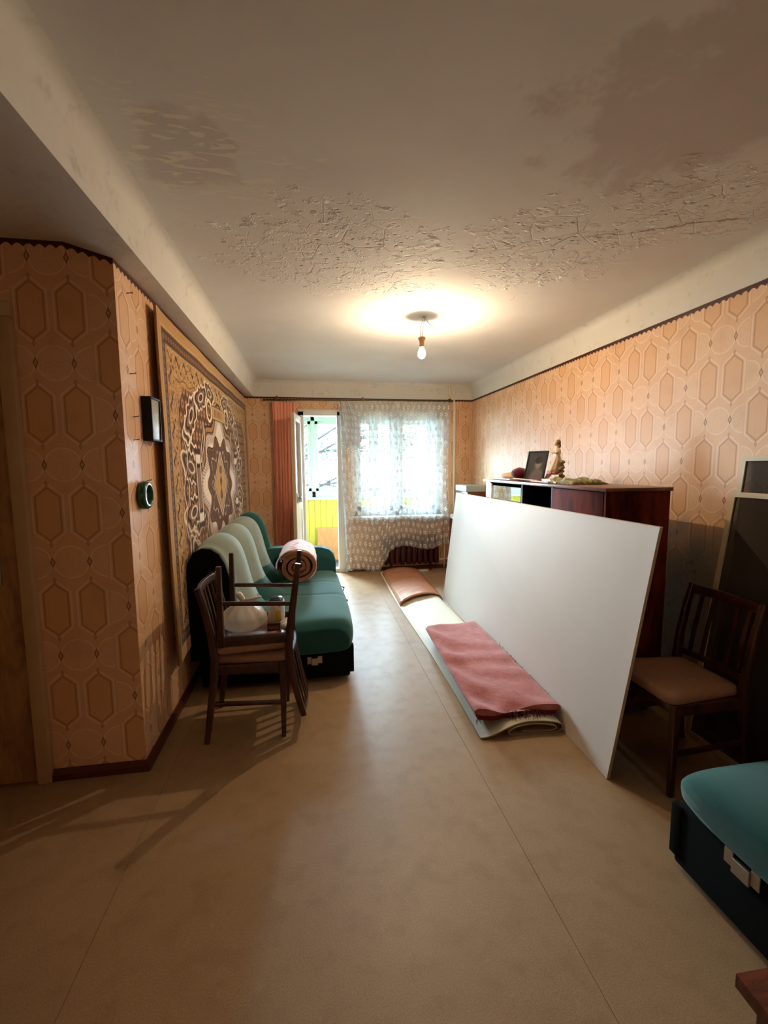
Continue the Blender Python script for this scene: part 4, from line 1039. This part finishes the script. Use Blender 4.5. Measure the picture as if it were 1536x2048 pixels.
# ================================================================== sideboard
SB = (1.592, 1.99, 2.20, 3.92)      # x0,x1,y0,y1
sb = thing('sideboard', 'dark glossy mahogany sideboard behind the white board', 'cabinet', (1.8, 3.06, 0))
x0, x1, y0, y1 = SB; ZT = 1.335
G().box(x0-.015, x1+.005, y0-.015, y1+.015, ZT-.022, ZT, .004).obj('top', M['sideboard_top'], sb, True, 30)
G().box(x0, x1, y0, y0+.02, .06, ZT-.022, .002).obj('side_panel', M['sideboard'], sb); G().box(x0, x1, y1-.02, y1, .06, ZT-.022, .002).obj('side_panel', M['sideboard'], sb)
G().box(x1-.008, x1, y0+.02, y1-.02, .06, ZT-.022).obj('back_panel', M['sideboard_dark'], sb)
G().box(x0+.02, x1-.01, y0+.02, y1-.02, .06, .08).obj('bottom_panel', M['sideboard_dark'], sb)
for yy_ in (2.765, 3.20): G().box(x0+.004, x1-.01, yy_-.009, yy_+.009, .08, ZT-.022).obj('divider', M['sideboard_dark'], sb)
dr_ = G().box(x0-.003, x0+.015, y0+.022, 2.755, .09, ZT-.026, .002).obj('door', M['sideboard'], sb, True, 30)
G().tube([(x0-.003, 2.72, .72), (x0-.022, 2.72, .72)], [.006, .011], 10).obj('knob', M['brass_dark'], dr_, True)
G().box(x0+.02, x1-.02, 2.775, 3.19, .70, .716).obj('shelf', M['sideboard_dark'], sb)
mr = MatB('mirror_glass'); mr.coord(); mir = mr.principled((.86, .93, .92), .02, metal=1.0)
G().box(x0+.012, x0+.018, 3.235, 3.79, .70, ZT-.05).obj('mirror_panel', mir, sb)
G().box(x0+.0, x0+.016, 3.785, 3.80, .70, ZT-.03).obj('mirror_frame', M['white_paint'], sb)
G().box(x0-.002, x0+.016, 3.21, y1-.022, .09, .69, .002).obj('door', M['sideboard'], sb, True, 30)
G().box(x0+.0, x0+.014, 3.805, y1-.02, .70, ZT-.022).obj('stile', M['red_wood'], sb)
for yy_ in (y0+.05, y1-.09):
    for xx in (x0+.03, x1-.07): G().box(xx, xx+.04, yy_, yy_+.04, 0, .06).obj('foot', M['sideboard_dark'], sb)
# ---- on the sideboard
zt = ZT
cu = thing('beige_cushion', 'flat beige cushion at the far end of the sideboard top', 'cushion', (1.79, 3.71, zt))
G().blob((1.79, 3.72, zt+.034), (.12, .175, .033), 20, 10).obj('pad', plain('beige_cloth', srgb(206, 170, 132), .8, .08, 10, bump=.2), cu, True)
G().box(1.66, 1.90, 3.56, 3.88, zt+.001, zt+.012, .004).obj('pale_base', M['white_paint'], cu)
g = G(); g.blob((1.70, 3.455, zt+.056), (.065, .075, .050), 16, 10, .08, 4); g.blob((1.74, 3.43, zt+.045), (.055, .055, .040), 14, 8, .08, 6)
tag(base_origin(g.obj('burgundy_hat', cloth('burgundy_felt', srgb(70, 14, 22), srgb(104, 28, 36)), smooth=True)), 'crumpled burgundy felt hat beside the framed portrait', 'hat')
ph = thing('framed_portrait', 'dark framed portrait photograph standing on the sideboard', 'picture frame', (1.715, 3.23, zt))
# stands upright, turned towards the room, tilted back
fx0, fx1 = Vector((1.675, 3.345, zt+.002)), Vector((1.735, 3.155, zt+.002)); ax = (fx1-fx0); tilt = Vector((.055, .02, .235))
nf = ax.cross(tilt).normalized()
if nf.x > 0: nf = -nf
def fpt(a, c, t): return fx0+ax*a+tilt*c-nf*t
def fbox(g, a0, a1, c0, c1, t0, t1):
    g.add([fpt(a, c, t) for t in (t0, t1) for c in (c0, c1) for a in (a0, a1)], [(0, 1, 3, 2), (6, 7, 5, 4), (0, 4, 5, 1), (2, 3, 7, 6), (0, 2, 6, 4), (1, 5, 7, 3)]); return g
g = G(); fbox(g, 0, .06, 0, 1, 0, .014); fbox(g, .94, 1, 0, 1, 0, .014); fbox(g, .06, .94, 0, .05, 0, .014); fbox(g, .06, .94, .95, 1, 0, .014); g.obj('frame', M['black'], ph)
b = MatB('portrait_photo'); x, y, z = b.coord(); n = b.noise(30, 3)
dd = (((y-.01)/.035)*((y-.01)/.035)+((z-.135)/.045)*((z-.135)/.045)).sqrt(); sh = ((y/.075)*(y/.075)+((z-.03)/.07)*((z-.03)/.07)).sqrt()
col = b.mix(b.ss(sh+n*.3, 1.35, .8), srgb(60, 62, 64), srgb(104, 88, 86)); col = b.mix(b.ss(dd+n*.4, 1.4, .6), col, srgb(132, 114, 106)); col = b.mix(b.ss(((y-.012)/.04)*((y-.012)/.04)+((z-.165)/.03)*((z-.165)/.03), 1.2, .7), col, srgb(48, 42, 40))
fbox(G(), .055, .945, .045, .955, .004, .010).obj('photograph', b.principled(col, .06, spec=.7), ph)
fbox(G(), .42, .58, .02, .6, .014, .018).obj('stand', M['black'], ph)
# figurine
fg = thing('porcelain_figurine', 'porcelain figurine of a girl in a long dress on the sideboard', 'figurine', (1.80, 3.12, zt))
M['porc'] = plain('aged_porcelain', srgb(226, 206, 178), .22, .12, 30, coat=.4); M['porc_dark'] = plain('painted_foliage', srgb(140, 122, 92), .35, .4, 60); M['porc_pink'] = plain('painted_hem', srgb(190, 120, 96), .3, .3, 60)
def bodyrings(rows, n=18, fold=0, nf=9):
    return [[(cx_+rx_*(1+fold*k_*math.sin(nf*q))*math.cos(q), cy_+ry_*(1+fold*k_*math.sin(nf*q))*math.sin(q), z) for q in np.arange(n)*2*PI/n] for (z, cx_, cy_, rx_, ry_, k_) in rows]
fxx, fyy = 1.82, 3.10
G().lathe([(.055, 0), (.058, .008), (.052, .018), (.03, .022)], fxx+.01, fyy-.02, 18, 'z', zt).obj('plinth', M['porc_dark'], fg, True)
G().rings(bodyrings([(zt+.075, fxx-.012, fyy+.02, .046, .050, 1), (zt+.10, fxx-.010, fyy+.015, .043, .046, 1), (zt+.14, fxx-.004, fyy+.004, .034, .038, 1), (zt+.18, fxx+.0, fyy-.008, .024, .026, .6), (zt+.195, fxx, fyy-.010, .018, .020, .2), (zt+.215, fxx, fyy-.010, .021, .024, 0), (zt+.240, fxx-.002, fyy-.008, .022, .027, 0), (zt+.252, fxx-.003, fyy-.006, .014, .018, 0), (zt+.262, fxx-.004, fyy-.003, .008, .008, 0), (zt+.270, fxx-.004, fyy, .008, .008, 0)], 36, .07, 9)).obj('dress', M['porc'], fg, True)
G().rings(bodyrings([(zt+.055, fxx-.014, fyy+.024, .046, .052, 1), (zt+.078, fxx-.012, fyy+.021, .047, .051, 1)], 36, .07, 9)).obj('painted_hem', M['porc_pink'], fg, True)
for off in (-.012, .014): G().tube([(fxx-.02, fyy+.03+off, zt+.08), (fxx-.03, fyy+.055+off, zt+.05), (fxx-.035, fyy+.085+off, zt+.026), (fxx-.042, fyy+.10+off, zt+.020)], [.012, .010, .008, .007], 8).obj('leg', M['porc'], fg, True)
g = G(); g.blob((fxx-.005, fyy+.006, zt+.290), (.018, .021, .023), 14, 10); hdm = g.obj('head', M['porc'], fg, True)
g = G(); g.blob((fxx+.004, fyy-.003, zt+.296), (.020, .022, .021), 14, 8); g.blob((fxx+.012, fyy-.012, zt+.272), (.010, .012, .022), 10, 6); g.obj('hair', plain('painted_hair', srgb(150, 108, 72), .35, .3, 60), fg, True)
G().tube([(fxx-.006, fyy+.016, zt+.240), (fxx-.022, fyy+.030, zt+.215), (fxx-.030, fyy+.045, zt+.232), (fxx-.030, fyy+.052, zt+.250)], [.009, .008, .006, .006], 8).obj('arm', M['porc'], fg, True)
G().tube([(fxx+.004, fyy-.030, zt+.240), (fxx-.018, fyy-.026, zt+.215), (fxx-.030, fyy+.012, zt+.222), (fxx-.032, fyy+.036, zt+.238)], [.009, .008, .006, .006], 8).obj('arm', M['porc'], fg, True)
g = G()
for i in range(10): g.blob((fxx+.020+.012*math.sin(i*2.1), fyy-.030+.013*math.cos(i*1.7), zt+.03+.013*i), (.020, .018, .014), 8, 6, .15, i)
g.obj('foliage_support', M['porc_dark'], fg, True)
# papers, sticks and towel
M['paper'] = plain('pinkish_paper', srgb(214, 170, 146), .7, .1, 12)
bkk = thing('booklet', 'small pinkish booklet lying behind the wooden sticks', 'book', (1.72, 2.94, zt))
G().box(1.66, 1.76, 2.905, 3.03, zt+.001, zt+.010, .001).obj('lower_cover', M['paper'], bkk); G().box(1.662, 1.758, 2.907, 3.025, zt+.010, zt+.024).obj('pages', M['white_paint'], bkk); G().box(1.66, 1.76, 2.905, 3.03, zt+.024, zt+.028, .001).obj('upper_cover', M['paper'], bkk)
M['stick'] = wood('pale_stick_wood', srgb(176, 146, 110), srgb(220, 196, 160), .6, (1, 1, 1), 12)
for k, (p, q_, lb) in enumerate((((1.60, 3.36, zt+.022), (1.645, 3.05, zt+.012), 'pale wooden stick leaning by the burgundy hat'), ((1.62, 3.10, zt+.010), (1.625, 2.86, zt+.008), 'short pale stick in front of the figurine'), ((1.66, 2.86, zt+.009), (1.60, 2.72, zt+.009), 'thin pale stick pointing at the green towel'))):
    g = G().bar([p, [(a+c)/2 for a, c in zip(p, q_)], q_], .014, .010, (1, .2, 0)); tag(base_origin(g.obj('wooden_stick', M['stick'], smooth=True, angle=40)), lb, 'stick', 'sticks on the sideboard')
b = MatB('yellow_green_towel'); b.coord(); n = b.noise(18, 4); d_ = b.vor(40)
M['towel'] = b.principled(b.mix(b.ss(d_, .3, .5), b.mix(n, srgb(150, 150, 86), srgb(190, 186, 110)), srgb(116, 110, 70)), .9, sheen=.2, normal=b.bump(d_+n, .5, .006))
R = []
for s_ in np.linspace(0, 1, 26):
    top_, bot_ = [], []
    for t in np.linspace(0, 1, 16):
        x = 1.64+.24*t+.01*math.sin(s_*6); y = 2.885-.30*s_+.012*math.sin(t*5); e = min(1, min(t, 1-t)/.12, min(s_, 1-s_)/.10)
        e = max(0, e)**.5; top_.append((x, y, zt+.006+(.026+.010*math.sin(s_*13+t*4)+.006*math.sin(t*11))*e*(1.15-.5*s_))); bot_.append((x, y, zt+.002))
    R.append(top_+bot_[::-1])
tag(base_origin(G().rings(R).obj('folded_towel', M['towel'], smooth=True, angle=70)), 'folded yellow-green towel on the near half of the sideboard', 'towel')

# ================================================================== far cupboard and box
cp_ = thing('low_cupboard', 'low red-brown cupboard by the window behind the white board', 'cabinet', (2.06, 5.2, 0))
G().box(1.905, 2.22, 4.5, 5.97, .10, .735, .003).obj('body', M['red_wood'], cp_, True, 30)
G().box(1.885, 2.225, 4.49, 5.98, .735, .755, .004).obj('top', M['white_paint'], cp_, True, 30)
for yy_ in (5.25,): 
    o = G().box(1.898, 1.906, yy_+.01, 5.95, .13, .72, .002).obj('door', M['red_wood'], cp_); G().blob((1.888, 5.32, .5), (.012, .012, .012), 8, 6).obj('knob', M['brass_dark'], o, True)
    o = G().box(1.898, 1.906, 4.53, yy_-.01, .13, .72, .002).obj('door', M['red_wood'], cp_); G().blob((1.888, 5.18, .5), (.012, .012, .012), 8, 6).obj('knob', M['brass_dark'], o, True)
for xx in (1.93, 2.16):
    for yy_ in (4.55, 5.88): G().box(xx, xx+.035, yy_, yy_+.035, 0, .10).obj('leg', M['dark_wood'], cp_)
tv = thing('wooden_drawer_box', 'brown wooden drawer box with grey-blue lid on the low cupboard', 'box', (2.08, 5.6, .755))
M['greyblue'] = plain('grey_blue_lid', srgb(170, 184, 186), .4, .08, 8); M['walnut'] = wood('walnut_brown', srgb(86, 44, 26), srgb(132, 74, 44), .3, (1, .2, 1), 9)
G().box(1.96, 2.215, 5.42, 5.80, .757, 1.125, .004).obj('body', M['walnut'], tv, True, 30)
G().box(1.935, 2.22, 5.40, 5.82, 1.125, 1.205, .006).obj('lid', M['greyblue'], tv, True, 30)
for z0 in (.80, .97):
    o = G().box(1.985, 2.20, 5.412, 5.421, z0, z0+.14, .002).obj('drawer', M['walnut'], tv); G().tube([(2.05, 5.412, z0+.09), (2.05, 5.398, z0+.09), (2.15, 5.398, z0+.09), (2.15, 5.412, z0+.09)], .004, 6).obj('handle', M['brass_dark'], o, True)
tb = thing('cream_tub', 'cream plastic tub standing before the wooden drawer box', 'tub', (1.98, 5.30, .755))
R = [[(1.985+sx_*w_, 5.30+sy_*w_*.8, z) for sx_, sy_ in ((-1, -.8), (-.8, -1), (.8, -1), (1, -.8), (1, .8), (.8, 1), (-.8, 1), (-1, .8))] for z, w_ in ((.757, .060), (1.05, .080), (1.055, .092), (1.075, .092), (1.075, .082), (1.05, .076), (.79, .056))]
G().rings(R).obj('tub_body', plain('cream_plastic', srgb(226, 214, 176), .4, .05), tb, True, 40)
wb = thing('paper_stack', 'small stack of white papers on the cupboard edge by the window', 'papers', (1.95, 5.90, .755))
G().box(1.90, 2.0, 5.84, 5.96, .756, .775, .002).obj('lower_sheets', M['white_paint'], wb); G().box(1.905, 1.99, 5.845, 5.95, .776, .79, .002).obj('upper_sheets', M['paper'], wb)

# ================================================================== insect screens on the right wall
def mesh_mat():
    b = MatB('dark_screen_mesh'); x, y, z = b.coord()
    df = b.n('ShaderNodeBsdfDiffuse'); df.inputs[0].default_value = (.085, .072, .06, 1); tp = b.n('ShaderNodeBsdfTransparent'); mx = b.n('ShaderNodeMixShader')
    n = b.noise(3, 3); b.put(mx.inputs[0], n*.08+.58)
    b.t.links.new(tp.outputs[0], mx.inputs[1]); b.t.links.new(df.outputs[0], mx.inputs[2]); b.t.links.new(mx.outputs[0], b.out.inputs[0]); return b.m
M['net'] = mesh_mat(); M['screen_frame'] = plain('cream_aluminium', srgb(208, 192, 160), .4, .06)
def screen(label, bot_x, top_x, H, yedge, W_, t=.016, bars=()):
    s_ = thing('insect_screen', label, 'screen', (bot_x, yedge-W_/2, 0), 'insect screens leaning on the right wall')
    L = math.hypot(H, top_x-bot_x); ux = Vector(((top_x-bot_x)/L, 0, H/L)); nx = Vector((H/L, 0, -(top_x-bot_x)/L))
    def pt(a, y, c): return Vector((bot_x, 0, .002))+ux*a+nx*c+Vector((0, y, 0))
    def bx_(g, a0, a1, ya, yb, c0=0, c1=t):
        g.add([pt(a, y, c) for c in (c0, c1) for y in (ya, yb) for a in (a0, a1)], [(0, 1, 3, 2), (6, 7, 5, 4), (0, 4, 5, 1), (2, 3, 7, 6), (0, 2, 6, 4), (1, 5, 7, 3)]); return g
    e = .026
    bx_(G(), 0, L, yedge-e, yedge).obj('stile', M['screen_frame'], s_); bx_(G(), 0, L, yedge-W_, yedge-W_+e).obj('stile', M['screen_frame'], s_)
    bx_(G(), 0, e, yedge-W_+e, yedge-e).obj('rail', M['screen_frame'], s_); bx_(G(), L-e, L, yedge-W_+e, yedge-e).obj('rail', M['screen_frame'], s_)
    bx_(G(), e, L-e, yedge-W_+e, yedge-e, t*.45, t*.55).obj('net', M['net'], s_)
screen('tall cream-framed dark insect screen against the right wall', 2.075, 2.222, 1.50, 2.005, .62)
screen('shorter cream-framed dark insect screen in front of the tall one', 1.985, 2.168, 1.315, 2.00, .66)

# ================================================================== green sofa section, lower right
gs = thing('sofa_section', 'green armless sofa section with metal bracket in the right foreground', 'sofa', (1.7, .85, 0))
G().box(1.275, 2.20, .30, 1.300, .02, .25, .012).obj('base', M['green_dark'], gs, True, 30)
R = []
for t in np.linspace(0, 1, 16):
    x = 1.238+t*.95; e = math.exp(-t/.05); sc_ = 1-.05*e; ring = []
    for y, z in ((.32, .27), (.30, .34), (.36, .40), (.55, .425), (.80, .435), (1.05, .43), (1.20, .415), (1.285, .385), (1.318, .335), (1.315, .285), (1.29, .25), (.8, .245)):
        ring.append((x+(.0 if z > .3 else .012), .8+(y-.8)*sc_, .235+(z-.235)*(1-.16*e)))
    R.append(ring)
o = G().rings(R).obj('seat', M['green'], gs, True, 50); md = o.modifiers.new('soften', 'SUBSURF'); md.levels = 1; md.render_levels = 2
bracket(G(), lambda a, z, t: (1.275-t, 1.048+a, .232+z), .115).obj('bracket', M['steel'], gs)
G().box(1.268, 1.295, 1.27, 1.315, .05, .245, .005).obj('corner_trim', M['green_dark'], gs, True, 40)
for xx, yy_ in ((1.32, .4), (1.32, 1.22), (2.1, .4), (2.1, 1.22)): G().box(xx, xx+.04, yy_, yy_+.04, 0, .025).obj('foot', M['black'], gs)

# ================================================================== lacquered table corner, lower right
tbm = wood('maroon_lacquer', srgb(70, 16, 16), srgb(120, 44, 38), .14, (1, 6, 1), 5, coat=.6)
lt = thing('lacquered_table', 'glossy maroon lacquered little table at the bottom right corner', 'table', (1.15, .50, 0))
c0 = Vector((.790, .645, 0)); u_ = Vector((1, -.02, 0)).normalized(); v_ = Vector((-.06, -1, 0)).normalized()
def tp_(a, b_, z): return c0+u_*a+v_*b_+Vector((0, 0, z))
def tbox(g, a0, a1, b0_, b1_, z0, z1): return g.add([tp_(a, b_, z) for z in (z0, z1) for b_ in (b0_, b1_) for a in (a0, a1)], [(0, 1, 3, 2), (6, 7, 5, 4), (0, 4, 5, 1), (2, 3, 7, 6), (0, 2, 6, 4), (1, 5, 7, 3)])
tbox(G(), 0, .42, 0, .34, .452, .48).obj('table_top', tbm, lt)
tbox(G(), .025, .395, .025, .315, .38, .452).obj('apron', tbm, lt)
for a in (.025, .36):
    for b_ in (.025, .28): tbox(G(), a, a+.035, b_, b_+.035, 0, .38).obj('leg', tbm, lt)

for o in bpy.data.objects:
    for k in ('_base', '_local'):
        if k in o: del o[k]
